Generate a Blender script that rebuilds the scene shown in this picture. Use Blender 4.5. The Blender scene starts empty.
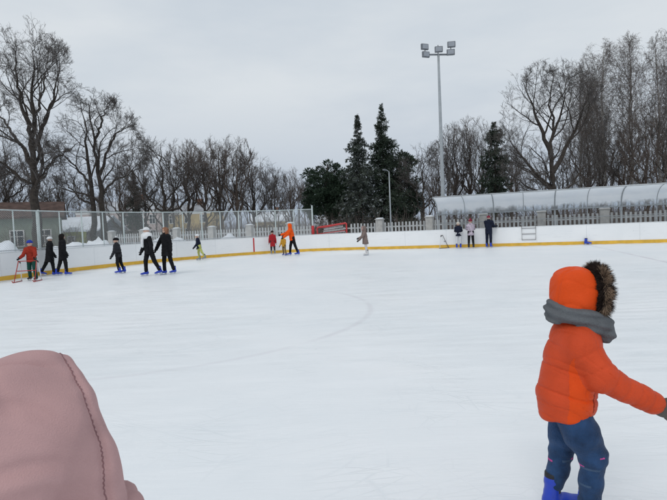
import bpy, math, random
import numpy as np
from mathutils import Vector, Matrix, Quaternion

R = math.radians
scn = bpy.context.scene
COL = scn.collection
rng = np.random.default_rng(7)
random.seed(7)

# ------------------------------------------------------------------ camera
CAM_H = 1.5
FPX = 500.0
PITCH = R(2.66)
ROLL = R(-2.43)
F = np.array([0, math.cos(PITCH), -math.sin(PITCH)])
R0 = np.array([1.0, 0, 0])
U0 = np.array([0, math.sin(PITCH), math.cos(PITCH)])
CR = math.cos(ROLL) * R0 + math.sin(ROLL) * U0
CU = -math.sin(ROLL) * R0 + math.cos(ROLL) * U0
CP = np.array([0, 0, CAM_H])


def ray(px, py):
    return F + CR * ((px - 333.5) / FPX) + CU * ((250 - py) / FPX)


def at(px, py, Y):
    d = ray(px, py)
    return CP + d * (Y / d[1])


def ground(px, py, z=0.0):
    d = ray(px, py)
    return CP + d * ((z - CAM_H) / d[2])


def hor(x):
    return 241 - 0.0425 * x


def to_px(p):
    v = np.asarray(p, float) - CP
    w = v @ F
    return 333.5 + FPX * (v @ CR) / w, 250 - FPX * (v @ CU) / w


cam = bpy.data.cameras.new('camera')
cam.sensor_width = 36
cam.lens = 36 * FPX / 667
cam.clip_start = 0.05
cam.clip_end = 3000
co = bpy.data.objects.new('camera', cam)
COL.objects.link(co)
M = Matrix.Identity(4)
for i in range(3):
    M[i][0] = CR[i]; M[i][1] = CU[i]; M[i][2] = -F[i]; M[i][3] = CP[i]
co.matrix_world = M
scn.camera = co
scn.view_settings.view_transform = 'Standard'
scn.view_settings.look = 'None'
scn.view_settings.exposure = 0
scn.cycles.max_bounces = 5
scn.cycles.adaptive_threshold = 0.02
scn.cycles.transparent_max_bounces = 16

# ------------------------------------------------------------------ materials
_mats = {}


def nt_new(name):
    m = bpy.data.materials.new(name)
    m.use_nodes = True
    nt = m.node_tree
    b = nt.nodes['Principled BSDF']
    return m, nt, b


def node(nt, t, **kw):
    n = nt.nodes.new(t)
    for k, v in kw.items():
        if k in n.inputs:
            n.inputs[k].default_value = v
        else:
            setattr(n, k, v)
    return n


def mixcol(nt, fac, a, b, blend='MIX'):
    n = nt.nodes.new('ShaderNodeMix')
    n.data_type = 'RGBA'
    n.blend_type = blend
    for sock, v in ((n.inputs[0], fac), (n.inputs[6], a), (n.inputs[7], b)):
        if hasattr(v, 'links'):
            nt.links.new(v, sock)
        elif isinstance(v, (int, float)):
            sock.default_value = v
        else:
            sock.default_value = (*v[:3], 1)
    return n.outputs[2]


def maprange(nt, val, a, b, c=0.0, d=1.0):
    n = nt.nodes.new('ShaderNodeMapRange')
    n.clamp = True
    nt.links.new(val, n.inputs[0])
    n.inputs[1].default_value = a; n.inputs[2].default_value = b
    n.inputs[3].default_value = c; n.inputs[4].default_value = d
    return n.outputs[0]


def mathn(nt, op, a, b=None):
    n = nt.nodes.new('ShaderNodeMath')
    n.operation = op
    for s, v in ((n.inputs[0], a), (n.inputs[1], b)):
        if v is None:
            continue
        if hasattr(v, 'links'):
            nt.links.new(v, s)
        else:
            s.default_value = v
    return n.outputs[0]


def noise(nt, vec, scale, detail=3, rough=0.55):
    n = nt.nodes.new('ShaderNodeTexNoise')
    n.inputs['Scale'].default_value = scale
    n.inputs['Detail'].default_value = detail
    n.inputs['Roughness'].default_value = rough
    nt.links.new(vec, n.inputs['Vector'])
    return n.outputs[0]


def mat(name, col, rough=0.8, var=0.18, scale=6.0, bump=0.0, bscale=40.0, metal=0.0, spec=0.3, snow=0.0, coords='Object', sheen=0.0):
    if name in _mats:
        return _mats[name]
    m, nt, b = nt_new(name)
    tc = nt.nodes.new('ShaderNodeTexCoord').outputs[coords]
    n1 = noise(nt, tc, scale, 4)
    f = maprange(nt, n1, 0.3, 0.7)
    lo = tuple(max(0, c * (1 - var)) for c in col)
    hi = tuple(min(1, c * (1 + var)) for c in col)
    c = mixcol(nt, f, lo, hi)
    if snow > 0:
        geo = nt.nodes.new('ShaderNodeNewGeometry')
        sep = nt.nodes.new('ShaderNodeSeparateXYZ')
        nt.links.new(geo.outputs['Normal'], sep.inputs[0])
        n2 = noise(nt, tc, scale * 2.3, 3)
        up = maprange(nt, mathn(nt, 'ABSOLUTE', sep.outputs[2]), 0.35, 0.8)
        k = mathn(nt, 'MULTIPLY', up, maprange(nt, n2, 0.62 - 0.4 * snow, 0.72 - 0.4 * snow))
        c = mixcol(nt, k, c, (0.75, 0.79, 0.85))
    nt.links.new(c, b.inputs['Base Color'])
    b.inputs['Roughness'].default_value = rough
    b.inputs['Metallic'].default_value = metal
    b.inputs['Specular IOR Level'].default_value = spec
    if sheen:
        b.inputs['Sheen Weight'].default_value = sheen
    if bump > 0:
        bp = nt.nodes.new('ShaderNodeBump')
        bp.inputs['Strength'].default_value = bump
        bp.inputs['Distance'].default_value = 0.01
        nt.links.new(noise(nt, tc, bscale, 4), bp.inputs['Height'])
        nt.links.new(bp.outputs[0], b.inputs['Normal'])
    _mats[name] = m
    return m


# ------------------------------------------------------------------ mesh helpers
def mesh_np(name, V, faces_list):
    """faces_list: list of int arrays (n,k)"""
    me = bpy.data.meshes.new(name)
    V = np.ascontiguousarray(V, dtype=np.float32)
    me.vertices.add(len(V))
    me.vertices.foreach_set('co', V.ravel())
    loops = np.concatenate([f.ravel() for f in faces_list]).astype(np.int32)
    tot = np.concatenate([np.full(len(f), f.shape[1], np.int32) for f in faces_list])
    start = np.concatenate([[0], np.cumsum(tot)[:-1]]).astype(np.int32)
    me.loops.add(len(loops))
    me.loops.foreach_set('vertex_index', loops)
    me.polygons.add(len(tot))
    me.polygons.foreach_set('loop_start', start)
    me.update(calc_edges=True)
    return me


def obj(name, me, m=None, parent=None, smooth=False, loc=None):
    o = bpy.data.objects.new(name, me)
    COL.objects.link(o)
    if m is not None and me is not None and len(me.materials) == 0:
        for mm in (m if isinstance(m, (list, tuple)) else [m]):
            me.materials.append(mm)
    if parent is not None:
        o.parent = parent
    if me is not None and me.users <= 1:
        me.polygons.foreach_set('use_smooth', np.full(len(me.polygons), bool(smooth)))
    if loc is not None:
        o.location = loc
    return o


def thing(name, label, cat, loc=(0, 0, 0), rz=0.0, group=None):
    o = bpy.data.objects.new(name, None)
    o.empty_display_size = 0.2
    COL.objects.link(o)
    o.location = tuple(float(v) for v in loc)
    o.rotation_euler = (0, 0, rz)
    tag(o, label, cat, group)
    return o


def tag(o, label, cat, group=None):
    o['label'] = label
    o['category'] = cat
    if group:
        o['group'] = group
    return o


def struct(o, kind='structure'):
    o['kind'] = kind
    return o


class MB:
    def __init__(s):
        s.V = []; s.Q = []; s.T = []; s.n = 0

    def add(s, V, Q=None, T=None):
        V = np.asarray(V, float)
        if Q is not None and len(Q):
            s.Q.append(np.asarray(Q, int) + s.n)
        if T is not None and len(T):
            s.T.append(np.asarray(T, int) + s.n)
        s.V.append(V); s.n += len(V)
        return s

    def box(s, c, size, rz=0.0, tilt=None):
        x, y, z = [v / 2 for v in size]
        V = np.array([[-x, -y, -z], [x, -y, -z], [x, y, -z], [-x, y, -z], [-x, -y, z], [x, -y, z], [x, y, z], [-x, y, z]])
        if tilt is not None:
            V = V @ np.array(tilt).T
        if rz:
            cc, ss = math.cos(rz), math.sin(rz)
            V = V @ np.array([[cc, ss, 0], [-ss, cc, 0], [0, 0, 1]])
        return s.add(V + np.asarray(c, float), [[0, 3, 2, 1], [4, 5, 6, 7], [0, 1, 5, 4], [1, 2, 6, 5], [2, 3, 7, 6], [3, 0, 4, 7]])

    def tube(s, pts, r, n=8, closed=False):
        pts = np.asarray(pts, float)
        K = len(pts)
        rr = np.full(K, r) if np.isscalar(r) else np.asarray(r, float)
        if closed:
            t = np.roll(pts, -1, 0) - np.roll(pts, 1, 0)
        else:
            t = np.gradient(pts, axis=0)
        t /= np.linalg.norm(t, axis=1)[:, None] + 1e-12
        ref = np.array([0, 0, 1.0])
        if np.abs(t @ ref).max() > 0.95:
            ref = np.array([1.0, 0.13, 0])
            if np.abs(t @ ref).max() > 0.95:
                ref = np.array([0.3, 1.0, 0.4])
        a = np.cross(t, ref); a /= np.linalg.norm(a, axis=1)[:, None] + 1e-12
        b = np.cross(t, a)
        th = np.linspace(0, 2 * np.pi, n, endpoint=False)
        V = pts[:, None] + rr[:, None, None] * (np.cos(th)[None, :, None] * a[:, None] + np.sin(th)[None, :, None] * b[:, None])
        Q = []
        rng_ = range(K) if closed else range(K - 1)
        for i in rng_:
            j = (i + 1) % K
            for k in range(n):
                l = (k + 1) % n
                Q.append([i * n + k, i * n + l, j * n + l, j * n + k])
        V = V.reshape(-1, 3)
        T = []
        if not closed:
            V = np.vstack([V, pts[0], pts[-1]])
            for k in range(n):
                l = (k + 1) % n
                T.append([K * n, l, k]); T.append([K * n + 1, (K - 1) * n + k, (K - 1) * n + l])
        return s.add(V, Q, T)

    def build(s, name, m, parent=None, smooth=False, loc=None):
        fl = []
        if s.Q: fl.append(np.concatenate(s.Q))
        if s.T: fl.append(np.concatenate(s.T))
        return obj(name, mesh_np(name, np.concatenate(s.V), fl), m, parent, smooth, loc)


def bevel(o, w=0.02, seg=2):
    md = o.modifiers.new('bevel', 'BEVEL')
    md.width = w; md.segments = seg
    return o


# ------------------------------------------------------------------ SDF surfaces
def A3(*v):
    return np.array(v, float)


def rcone(P, a, b, ra, rb):
    a = np.asarray(a, float); b = np.asarray(b, float)
    ab = b - a
    t = np.clip(((P - a) @ ab) / max(ab @ ab, 1e-9), 0, 1)
    return np.linalg.norm(P - a - t[:, None] * ab, axis=1) - (ra + (rb - ra) * t)


def ell(P, c, r):
    q = (P - np.asarray(c, float))
    r = np.asarray(r, float)
    k0 = np.linalg.norm(q / r, axis=1); k1 = np.linalg.norm(q / (r * r), axis=1) + 1e-9
    return k0 * (k0 - 1) / k1


def sm(a, b, k=0.03):
    h = np.clip(0.5 + 0.5 * (b - a) / k, 0, 1)
    return b + (a - b) * h - k * h * (1 - h)


def smax(a, b, k=0.02):
    return -sm(-a, -b, k)


def chain(P, pts, rads, k=0.03):
    d = None
    for i in range(len(pts) - 1):
        e = rcone(P, pts[i], pts[i + 1], rads[i], rads[i + 1])
        d = e if d is None else sm(d, e, k)
    return d


def sdf_mesh(name, fn, lo, hi, res):
    lo = np.asarray(lo, float); hi = np.asarray(hi, float)
    n = np.maximum(np.ceil((hi - lo) / res).astype(int) + 1, 4)
    ax = [lo[i] + res * np.arange(n[i]) for i in range(3)]
    D = np.empty(n, np.float64)
    step = max(1, int(300000 / (n[1] * n[2])))
    for i in range(0, n[0], step):
        X, Y, Z = np.meshgrid(ax[0][i:i + step], ax[1], ax[2], indexing='ij')
        D[i:i + step] = fn(np.stack([X.ravel(), Y.ravel(), Z.ravel()], 1)).reshape(X.shape)
    ins = D < 0
    c = np.array(n) - 1
    cnt = np.zeros(c, np.int8)
    for dx in (0, 1):
        for dy in (0, 1):
            for dz in (0, 1):
                cnt += ins[dx:dx + c[0], dy:dy + c[1], dz:dz + c[2]]
    act = (cnt > 0) & (cnt < 8)
    idx = -np.ones(c, np.int64)
    cells = np.argwhere(act)
    idx[act] = np.arange(len(cells))
    acc = np.zeros((len(cells), 3)); num = np.zeros(len(cells))
    corners = [(a, b, d) for a in (0, 1) for b in (0, 1) for d in (0, 1)]
    for a in corners:
        for axn in range(3):
            if a[axn] == 1:
                continue
            b = list(a); b[axn] = 1
            ca = cells + np.array(a); cb = cells + np.array(b)
            da = D[ca[:, 0], ca[:, 1], ca[:, 2]]; db = D[cb[:, 0], cb[:, 1], cb[:, 2]]
            m = (da < 0) != (db < 0)
            t = np.where(m, da / np.where(m, da - db, 1), 0)
            p = np.array(a)[None] + t[:, None] * (np.array(b) - np.array(a))[None]
            acc += np.where(m[:, None], p, 0); num += m
    V = lo + res * (cells + acc / num[:, None])
    quads = []
    for axn in range(3):
        o1, o2 = [(1, 2), (2, 0), (0, 1)][axn]
        sl0 = [slice(None)] * 3; sl1 = [slice(None)] * 3
        sl0[axn] = slice(0, -1); sl1[axn] = slice(1, None)
        A = ins[tuple(sl0)]; B = ins[tuple(sl1)]
        e = np.argwhere(A != B)
        ok = (e[:, o1] > 0) & (e[:, o1] < n[o1] - 1) & (e[:, o2] > 0) & (e[:, o2] < n[o2] - 1)
        e = e[ok]
        if not len(e):
            continue
        d1 = np.zeros(3, int); d1[o1] = 1
        d2 = np.zeros(3, int); d2[o2] = 1
        g = lambda q: idx[q[:, 0], q[:, 1], q[:, 2]]
        q = np.stack([g(e - d1 - d2), g(e - d2), g(e), g(e - d1)], 1)
        flip = ~A[e[:, 0], e[:, 1], e[:, 2]]
        q[flip] = q[flip][:, ::-1]
        quads.append(q)
    return mesh_np(name, V, [np.concatenate(quads)])


def set_face_mats(me, mats, fn):
    for m in mats:
        me.materials.append(m)
    n = len(me.polygons)
    c = np.empty(n * 3, np.float32)
    me.polygons.foreach_get('center', c)
    me.polygons.foreach_set('material_index', fn(c.reshape(-1, 3)).astype(np.int32))


# ------------------------------------------------------------------ world + sun
w = bpy.data.worlds.new('World')
scn.world = w
w.use_nodes = True
nt = w.node_tree
bg = nt.nodes['Background']
bg.inputs[1].default_value = 0.1
sky = nt.nodes.new('ShaderNodeTexSky')
sky.sky_type = 'NISHITA'
sky.sun_disc = False
SUN_EL, SUN_AZ = R(48), R(205)      # azimuth clockwise from +Y: behind and a little left of the camera
sky.sun_elevation = SUN_EL
sky.sun_rotation = SUN_AZ
sky.air_density = 1.0; sky.dust_density = 4.0
tc = nt.nodes.new('ShaderNodeTexCoord').outputs['Generated']
mp = nt.nodes.new('ShaderNodeMapping')
mp.inputs['Scale'].default_value = (1.0, 1.0, 3.2)
nt.links.new(tc, mp.inputs['Vector'])
n1 = noise(nt, mp.outputs[0], 1.7, 5, 0.55)
sepv = nt.nodes.new('ShaderNodeSeparateXYZ')
nt.links.new(tc, sepv.inputs[0])
elev = maprange(nt, sepv.outputs[2], 0.04, 0.26)
cl_low = mixcol(nt, maprange(nt, n1, 0.40, 0.62), (0.34, 0.42, 0.54), (0.48, 0.55, 0.645))
cl_hi = mixcol(nt, maprange(nt, n1, 0.36, 0.66), (0.585, 0.65, 0.72), (0.71, 0.755, 0.795))
cloud = mixcol(nt, elev, cl_low, cl_hi)
sc_ = nt.nodes.new('ShaderNodeVectorMath'); sc_.operation = 'SCALE'
nt.links.new(cloud, sc_.inputs[0]); sc_.inputs['Scale'].default_value = 10.0
mixed = mixcol(nt, 0.97, sky.outputs[0], sc_.outputs[0])
nt.links.new(mixed, bg.inputs[0])

sl = bpy.data.lights.new('sun', 'SUN')
sl.energy = 0.9
sl.angle = R(35)
sl.color = (1.0, 0.975, 0.94)
so = bpy.data.objects.new('sun', sl)
COL.objects.link(so)
sd = Vector((math.sin(SUN_AZ) * math.cos(SUN_EL), math.cos(SUN_AZ) * math.cos(SUN_EL), math.sin(SUN_EL)))
so.rotation_euler = sd.to_track_quat('Z', 'Y').to_euler()
so.location = sd * 60

# ------------------------------------------------------------------ rink line
ALONG = np.array([0.931, -0.365, 0.0])
OUT = np.array([0.365, 0.931, 0.0])
LA = math.atan2(ALONG[1], ALONG[0])


def L(s, off=0.0, z=0.0):
    p = np.array([0, 31.2, 0]) + s * ALONG + off * OUT
    p[2] = z
    return p


ctrl = [(-12.6, 4), (-12.75, 8), (-12.75, 12), (-12.6, 15.4), (-12.25, 18.5), (-11.45, 21.9), (-9.9, 25.2), (-7.9, 27.7), (-5.7, 29.6),
        (-3.6, 30.75), (-1.5, 31.3)] + [tuple(L(s)[:2]) for s in (0.6, 3, 7, 12, 18, 24, 32)]


def catmull(pts, n=24):
    P = np.array(pts, float)
    P = np.vstack([2 * P[0] - P[1], P, 2 * P[-1] - P[-2]])
    out = []
    for i in range(1, len(P) - 2):
        t = np.linspace(0, 1, n, endpoint=False)[:, None]
        p0, p1, p2, p3 = P[i - 1], P[i], P[i + 1], P[i + 2]
        out.append(0.5 * (2 * p1 + (p2 - p0) * t + (2 * p0 - 5 * p1 + 4 * p2 - p3) * t ** 2 + (3 * p1 - p0 - 3 * p2 + p3) * t ** 3))
    out.append(P[-2][None])
    return np.concatenate(out)


def resample(P, ds):
    seg = np.linalg.norm(np.diff(P, axis=0), axis=1)
    s = np.concatenate([[0], np.cumsum(seg)])
    n = max(2, int(round(s[-1] / ds)) + 1)
    q = np.linspace(0, s[-1], n)
    return np.stack([np.interp(q, s, P[:, k]) for k in range(P.shape[1])], 1)


CURVE = resample(catmull(ctrl), 0.2)          # 2-D, board inner face


def normals2(C):
    t = np.gradient(C, axis=0)
    t /= np.linalg.norm(t, axis=1)[:, None]
    return np.stack([-t[:, 1], t[:, 0]], 1)   # outward = left of travel direction


CN = normals2(CURVE)


def ribbon(mb, C, N, o0, o1, z0, z1):
    """solid strip following C between offsets o0..o1 and heights z0..z1"""
    K = len(C)
    a = C + N * o0; b = C + N * o1
    V = []
    for (p, z) in ((a, z0), (b, z0), (b, z1), (a, z1)):
        V.append(np.column_stack([p, np.full(K, z)]))
    V = np.concatenate(V)
    Q = []
    for i in range(K - 1):
        for k in range(4):
            l = (k + 1) % 4
            Q.append([k * K + i, l * K + i, l * K + i + 1, k * K + i + 1])
    e = K - 1
    Q.append([0, 3 * K, 2 * K, K]); Q.append([e, K + e, 2 * K + e, 3 * K + e])
    mb.add(V, Q)


# ------------------------------------------------------------------ snow ground, ice
def snow_material():
    m, nt, b = nt_new('snow')
    tc = nt.nodes.new('ShaderNodeTexCoord').outputs['Object']
    c = mixcol(nt, maprange(nt, noise(nt, tc, 0.35, 5), 0.35, 0.7), (0.66, 0.70, 0.75), (0.80, 0.83, 0.86))
    nt.links.new(c, b.inputs['Base Color'])
    b.inputs['Roughness'].default_value = 0.9
    bp = nt.nodes.new('ShaderNodeBump'); bp.inputs['Strength'].default_value = 0.5; bp.inputs['Distance'].default_value = 0.05
    nt.links.new(noise(nt, tc, 5, 6), bp.inputs['Height']); nt.links.new(bp.outputs[0], b.inputs['Normal'])
    return m


SNOW = snow_material()


def ice_material():
    m, nt, b = nt_new('ice')
    tc = nt.nodes.new('ShaderNodeTexCoord').outputs['Object']
    sep = nt.nodes.new('ShaderNodeSeparateXYZ'); nt.links.new(tc, sep.inputs[0])
    X, Y = sep.outputs[0], sep.outputs[1]
    big = noise(nt, tc, 0.28, 5)
    c = mixcol(nt, maprange(nt, big, 0.34, 0.66), (0.785, 0.815, 0.835), (0.855, 0.868, 0.878))
    # powder swept by blades: streaks lying mostly across the view
    mpn = nt.nodes.new('ShaderNodeMapping'); mpn.inputs['Rotation'].default_value = (0, 0, R(-14)); mpn.inputs['Scale'].default_value = (0.35, 2.6, 1)
    nt.links.new(tc, mpn.inputs[0])
    st = noise(nt, mpn.outputs[0], 2.2, 6, 0.65)
    c = mixcol(nt, maprange(nt, st, 0.50, 0.74, 0, 0.34), c, (0.90, 0.91, 0.92))
    mpn = nt.nodes.new('ShaderNodeMapping'); mpn.inputs['Rotation'].default_value = (0, 0, R(24)); mpn.inputs['Scale'].default_value = (0.5, 3.0, 1)
    nt.links.new(tc, mpn.inputs[0])
    st2 = noise(nt, mpn.outputs[0], 1.7, 6, 0.6)
    c = mixcol(nt, maprange(nt, st2, 0.54, 0.8, 0, 0.28), c, (0.70, 0.745, 0.775))
    # blade scratches: thin edges of warped, stretched cells
    scr = None
    for rot, sx, sy, scl, w_ in ((8, 0.09, 1.0, 1.5, 0.010), (-33, 0.11, 1.0, 1.1, 0.010), (52, 0.10, 0.9, 1.0, 0.008), (-4, 0.05, 1.2, 2.6, 0.014), (20, 0.07, 1.0, 3.4, 0.016), (-18, 0.06, 1.1, 4.2, 0.016), (38, 0.07, 1.0, 3.0, 0.014), (70, 0.09, 1.0, 2.4, 0.012)):
        mp2 = nt.nodes.new('ShaderNodeMapping'); mp2.inputs['Rotation'].default_value = (0, 0, R(rot)); mp2.inputs['Scale'].default_value = (sx, sy, 1)
        wv = nt.nodes.new('ShaderNodeVectorMath'); wv.operation = 'ADD'
        wn = nt.nodes.new('ShaderNodeTexNoise'); wn.inputs['Scale'].default_value = 0.22; wn.inputs['Detail'].default_value = 1
        nt.links.new(tc, wn.inputs['Vector'])
        wsc = nt.nodes.new('ShaderNodeVectorMath'); wsc.operation = 'SCALE'; wsc.inputs['Scale'].default_value = 3.0
        nt.links.new(wn.outputs['Color'], wsc.inputs[0]); nt.links.new(tc, wv.inputs[0]); nt.links.new(wsc.outputs[0], wv.inputs[1])
        nt.links.new(wv.outputs[0], mp2.inputs[0])
        vo = nt.nodes.new('ShaderNodeTexVoronoi'); vo.feature = 'DISTANCE_TO_EDGE'; vo.inputs['Scale'].default_value = scl
        nt.links.new(mp2.outputs[0], vo.inputs['Vector'])
        e = maprange(nt, vo.outputs['Distance'], 0.0, w_, 1, 0)
        brk = maprange(nt, noise(nt, wv.outputs[0], 0.9, 4), 0.42, 0.66)
        e = mathn(nt, 'MULTIPLY', e, brk)
        scr = e if scr is None else mathn(nt, 'MAXIMUM', scr, e)
    c = mixcol(nt, mathn(nt, 'MULTIPLY', scr, 0.26), c, (0.60, 0.645, 0.68))
    # crumbs of shaved ice
    crumb = maprange(nt, noise(nt, tc, 26, 3, 0.7), 0.60, 0.70)
    crumb = mathn(nt, 'MULTIPLY', crumb, maprange(nt, noise(nt, tc, 1.1, 4), 0.46, 0.66))
    c = mixcol(nt, mathn(nt, 'MULTIPLY', crumb, 0.5), c, (0.95, 0.95, 0.95))
    # faint painted circle and line under the ice
    fade = maprange(nt, noise(nt, tc, 0.9, 3), 0.36, 0.58, 0.12, 1)
    dx = mathn(nt, 'SUBTRACT', X, -3.45); dy = mathn(nt, 'SUBTRACT', Y, 9.2)
    rr = mathn(nt, 'SQRT', mathn(nt, 'ADD', mathn(nt, 'MULTIPLY', dx, dx), mathn(nt, 'MULTIPLY', dy, dy)))
    ring = maprange(nt, mathn(nt, 'ABSOLUTE', mathn(nt, 'SUBTRACT', rr, 4.08)), 0.02, 0.075, 1, 0)
    # straight line through (11.9,21.4) and (10.1,15.2)
    nx, ny = 0.960, -0.279
    dd = mathn(nt, 'ADD', mathn(nt, 'MULTIPLY', X, nx), mathn(nt, 'MULTIPLY', Y, ny))
    ln = maprange(nt, mathn(nt, 'ABSOLUTE', mathn(nt, 'SUBTRACT', dd, 11.9 * nx + 21.4 * ny)), 0.03, 0.09, 1, 0)
    mk = mathn(nt, 'MULTIPLY', mathn(nt, 'MAXIMUM', mathn(nt, 'MULTIPLY', ring, 0.42), ln), mathn(nt, 'MULTIPLY', fade, 0.55))
    c = mixcol(nt, mk, c, (0.53, 0.48, 0.53))
    nt.links.new(c, b.inputs['Base Color'])
    rg = maprange(nt, st, 0.35, 0.7, 0.30, 0.62)
    nt.links.new(rg, b.inputs['Roughness'])
    b.inputs['Specular IOR Level'].default_value = 0.4
    bp = nt.nodes.new('ShaderNodeBump'); bp.inputs['Strength'].default_value = 0.4; bp.inputs['Distance'].default_value = 0.005
    h = mathn(nt, 'SUBTRACT', noise(nt, mpn.outputs[0], 12, 5), mathn(nt, 'MULTIPLY', scr, 0.8))
    nt.links.new(h, bp.inputs['Height']); nt.links.new(bp.outputs[0], b.inputs['Normal'])
    return m


g = MB().add([[-900, -300, -0.02], [900, -300, -0.02], [900, 1500, -0.02], [-900, 1500, -0.02]], [[0, 1, 2, 3]])
struct(g.build('snow_ground', SNOW))

# ice sheet: grid-free fan polygon bounded by the boards
C = CURVE[::2] + CN[::2] * 0.03
poly = np.vstack([C, [[32, -14], [-14, -14]]])[::-1]
me = bpy.data.meshes.new('ice')
me.from_pydata([(float(p[0]), float(p[1]), 0.0) for p in poly], [], [list(range(len(poly)))])
struct(obj('ice_rink_surface', me, ice_material()))

# ------------------------------------------------------------------ boards
def board_material():
    m, nt, b = nt_new('board_white')
    tc = nt.nodes.new('ShaderNodeTexCoord').outputs['Object']
    c = mixcol(nt, maprange(nt, noise(nt, tc, 0.8, 4), 0.3, 0.7), (0.80, 0.815, 0.825), (0.86, 0.868, 0.872))
    v = nt.nodes.new('ShaderNodeTexVoronoi'); v.inputs['Scale'].default_value = 5.5
    nt.links.new(tc, v.inputs['Vector'])
    sp = mathn(nt, 'MULTIPLY', maprange(nt, v.outputs['Distance'], 0.06, 0.13, 1, 0), maprange(nt, noise(nt, tc, 2.0, 2), 0.5, 0.6))
    mp = nt.nodes.new('ShaderNodeMapping'); mp.inputs['Scale'].default_value = (0.6, 0.6, 7); nt.links.new(tc, mp.inputs[0])
    stn = maprange(nt, noise(nt, mp.outputs[0], 2.4, 5, 0.7), 0.58, 0.74)
    k = mathn(nt, 'MAXIMUM', mathn(nt, 'MULTIPLY', sp, 0.6), mathn(nt, 'MULTIPLY', stn, 0.4))
    c = mixcol(nt, k, c, (0.50, 0.52, 0.54))
    nt.links.new(c, b.inputs['Base Color']); b.inputs['Roughness'].default_value = 0.45
    return m


boardw = board_material()
yellow = mat('kick_yellow', (0.70, 0.42, 0.055), 0.5, 0.14, 3.0)
seam = mat('seam_grey', (0.50, 0.52, 0.54), 0.7, 0.1)
redp = mat('red_paint', (0.50, 0.03, 0.035), 0.5, 0.12)
galv = mat('galvanised_steel', (0.42, 0.45, 0.46), 0.45, 0.12, 8, metal=0.35)
greend = mat('fence_post_paint', (0.50, 0.56, 0.56), 0.5, 0.12, 8)

bo = thing('rink_boards', 'white curved rink boards with a yellow kick strip around the ice', 'rink boards')
mb = MB(); mk = MB()
step = 12
i = 0
rp = None
while i + step < len(CURVE):
    seg = CURVE[i:i + step + 1].copy(); nn = CN[i:i + step + 1]
    # shorten ends a touch: visible joint
    seg[0] += (seg[1] - seg[0]) * 0.025; seg[-1] += (seg[-2] - seg[-1]) * 0.025
    ribbon(mb, seg, nn, 0.0, 0.06, 0.19, 1.031)
    i += step
mb.build('panel', boardw, bo)
m_ = MB(); ribbon(m_, CURVE, CN, 0.004, 0.05, 0.15, 1.02); m_.build('backing', seam, bo)
m_ = MB(); ribbon(m_, CURVE, CN, -0.012, 0.07, 0.0, 0.188); m_.build('kick_plate', yellow, bo)
m_ = MB(); ribbon(m_, CURVE, CN, -0.003, 0.10, 1.032, 1.075); m_.build('cap_rail', mat('cap_grey', (0.66, 0.68, 0.69), 0.5, 0.08), bo)
pxs = np.array([to_px((p[0], p[1], 0.0))[0] for p in CURVE])
vis = np.arange(len(CURVE))[CURVE[:, 1] > 15]


def curve_at_px(x):
    return vis[np.argmin(np.abs(pxs[vis] - x))]


ir = curve_at_px(254)
m_ = MB(); ribbon(m_, CURVE[ir:ir + 2] * 0.75 + CURVE[ir - 1:ir + 1] * 0.25, CN[ir:ir + 2], -0.004, 0.0, 0.19, 1.03)
sgm = CURVE[ir + 1] - CURVE[ir]
mm = MB(); ribbon(mm, np.array([CURVE[ir], CURVE[ir] + sgm * 0.4]), CN[ir:ir + 2], -0.006, -0.002, 0.19, 1.03)
mm.build('goal_line_mark', redp, bo)
# scuffed snow line gathered at the foot of the boards
m_ = MB()
Kc = len(CURVE)
hh = 0.012 + 0.02 * rng.random(Kc); ww = 0.05 + 0.10 * rng.random(Kc)
a_ = CURVE - CN * 0.013; b_ = CURVE - CN * (0.02 + ww)[:, None]
V = np.concatenate([np.column_stack([a_, hh]), np.column_stack([b_, np.full(Kc, 0.004)])])
m_.add(V, [[k, k + 1, Kc + k + 1, Kc + k] for k in range(Kc - 1)])
struct(m_.build('snow_dust', SNOW, None, True), 'structure')

# ------------------------------------------------------------------ chain link fence
def chainlink():
    m, nt, b = nt_new('chain_link')
    uv = nt.nodes.new('ShaderNodeUVMap').outputs[0]
    sep = nt.nodes.new('ShaderNodeSeparateXYZ'); nt.links.new(uv, sep.inputs[0])
    u, v = sep.outputs[0], sep.outputs[1]
    p = 0.055
    a = mathn(nt, 'FRACT', mathn(nt, 'MULTIPLY', mathn(nt, 'ADD', u, v), 1 / (p * 1.414)))
    c = mathn(nt, 'FRACT', mathn(nt, 'MULTIPLY', mathn(nt, 'SUBTRACT', u, v), 1 / (p * 1.414)))
    k = 0.18
    wa = mathn(nt, 'LESS_THAN', a, k); wc = mathn(nt, 'LESS_THAN', c, k)
    al = mathn(nt, 'MULTIPLY', mathn(nt, 'MAXIMUM', wa, wc), 0.62)
    b.inputs['Base Color'].default_value = (0.52, 0.55, 0.55, 1)
    b.inputs['Roughness'].default_value = 0.6
    nt.links.new(al, b.inputs['Alpha'])
    return m


fe = thing('chain_link_fence', 'tall grey chain link fence on posts behind the boards at the curved corner', 'fence')
i1 = curve_at_px(313.7)
FC = CURVE[:i1 + 1]; FN = CN[:i1 + 1]
fo = FC + FN * 0.16
sarc = np.concatenate([[0], np.cumsum(np.linalg.norm(np.diff(fo, axis=0), axis=1))])
ZT = 2.66
K = len(fo)
V = np.concatenate([np.column_stack([fo, np.full(K, 1.08)]), np.column_stack([fo, np.full(K, ZT)])])
Q = np.array([[k, k + 1, K + k + 1, K + k] for k in range(K - 1)])
me = mesh_np('mesh_panel', V, [Q])
uvl = me.uv_layers.new(name='UVMap')
li = np.empty(len(me.loops), np.int32); me.loops.foreach_get('vertex_index', li)
uvc = np.column_stack([sarc[li % K], np.where(li < K, 1.08, ZT)])
uvl.data.foreach_set('uv', uvc.astype(np.float32).ravel())
obj('mesh_panel', me, chainlink(), fe)
for z, r_ in ((ZT, 0.026), (1.12, 0.024)):
    MB().tube(np.column_stack([fo, np.full(K, z)]), r_, 6).build('rail', greend if z > 2 else seam, fe, True)
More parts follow.
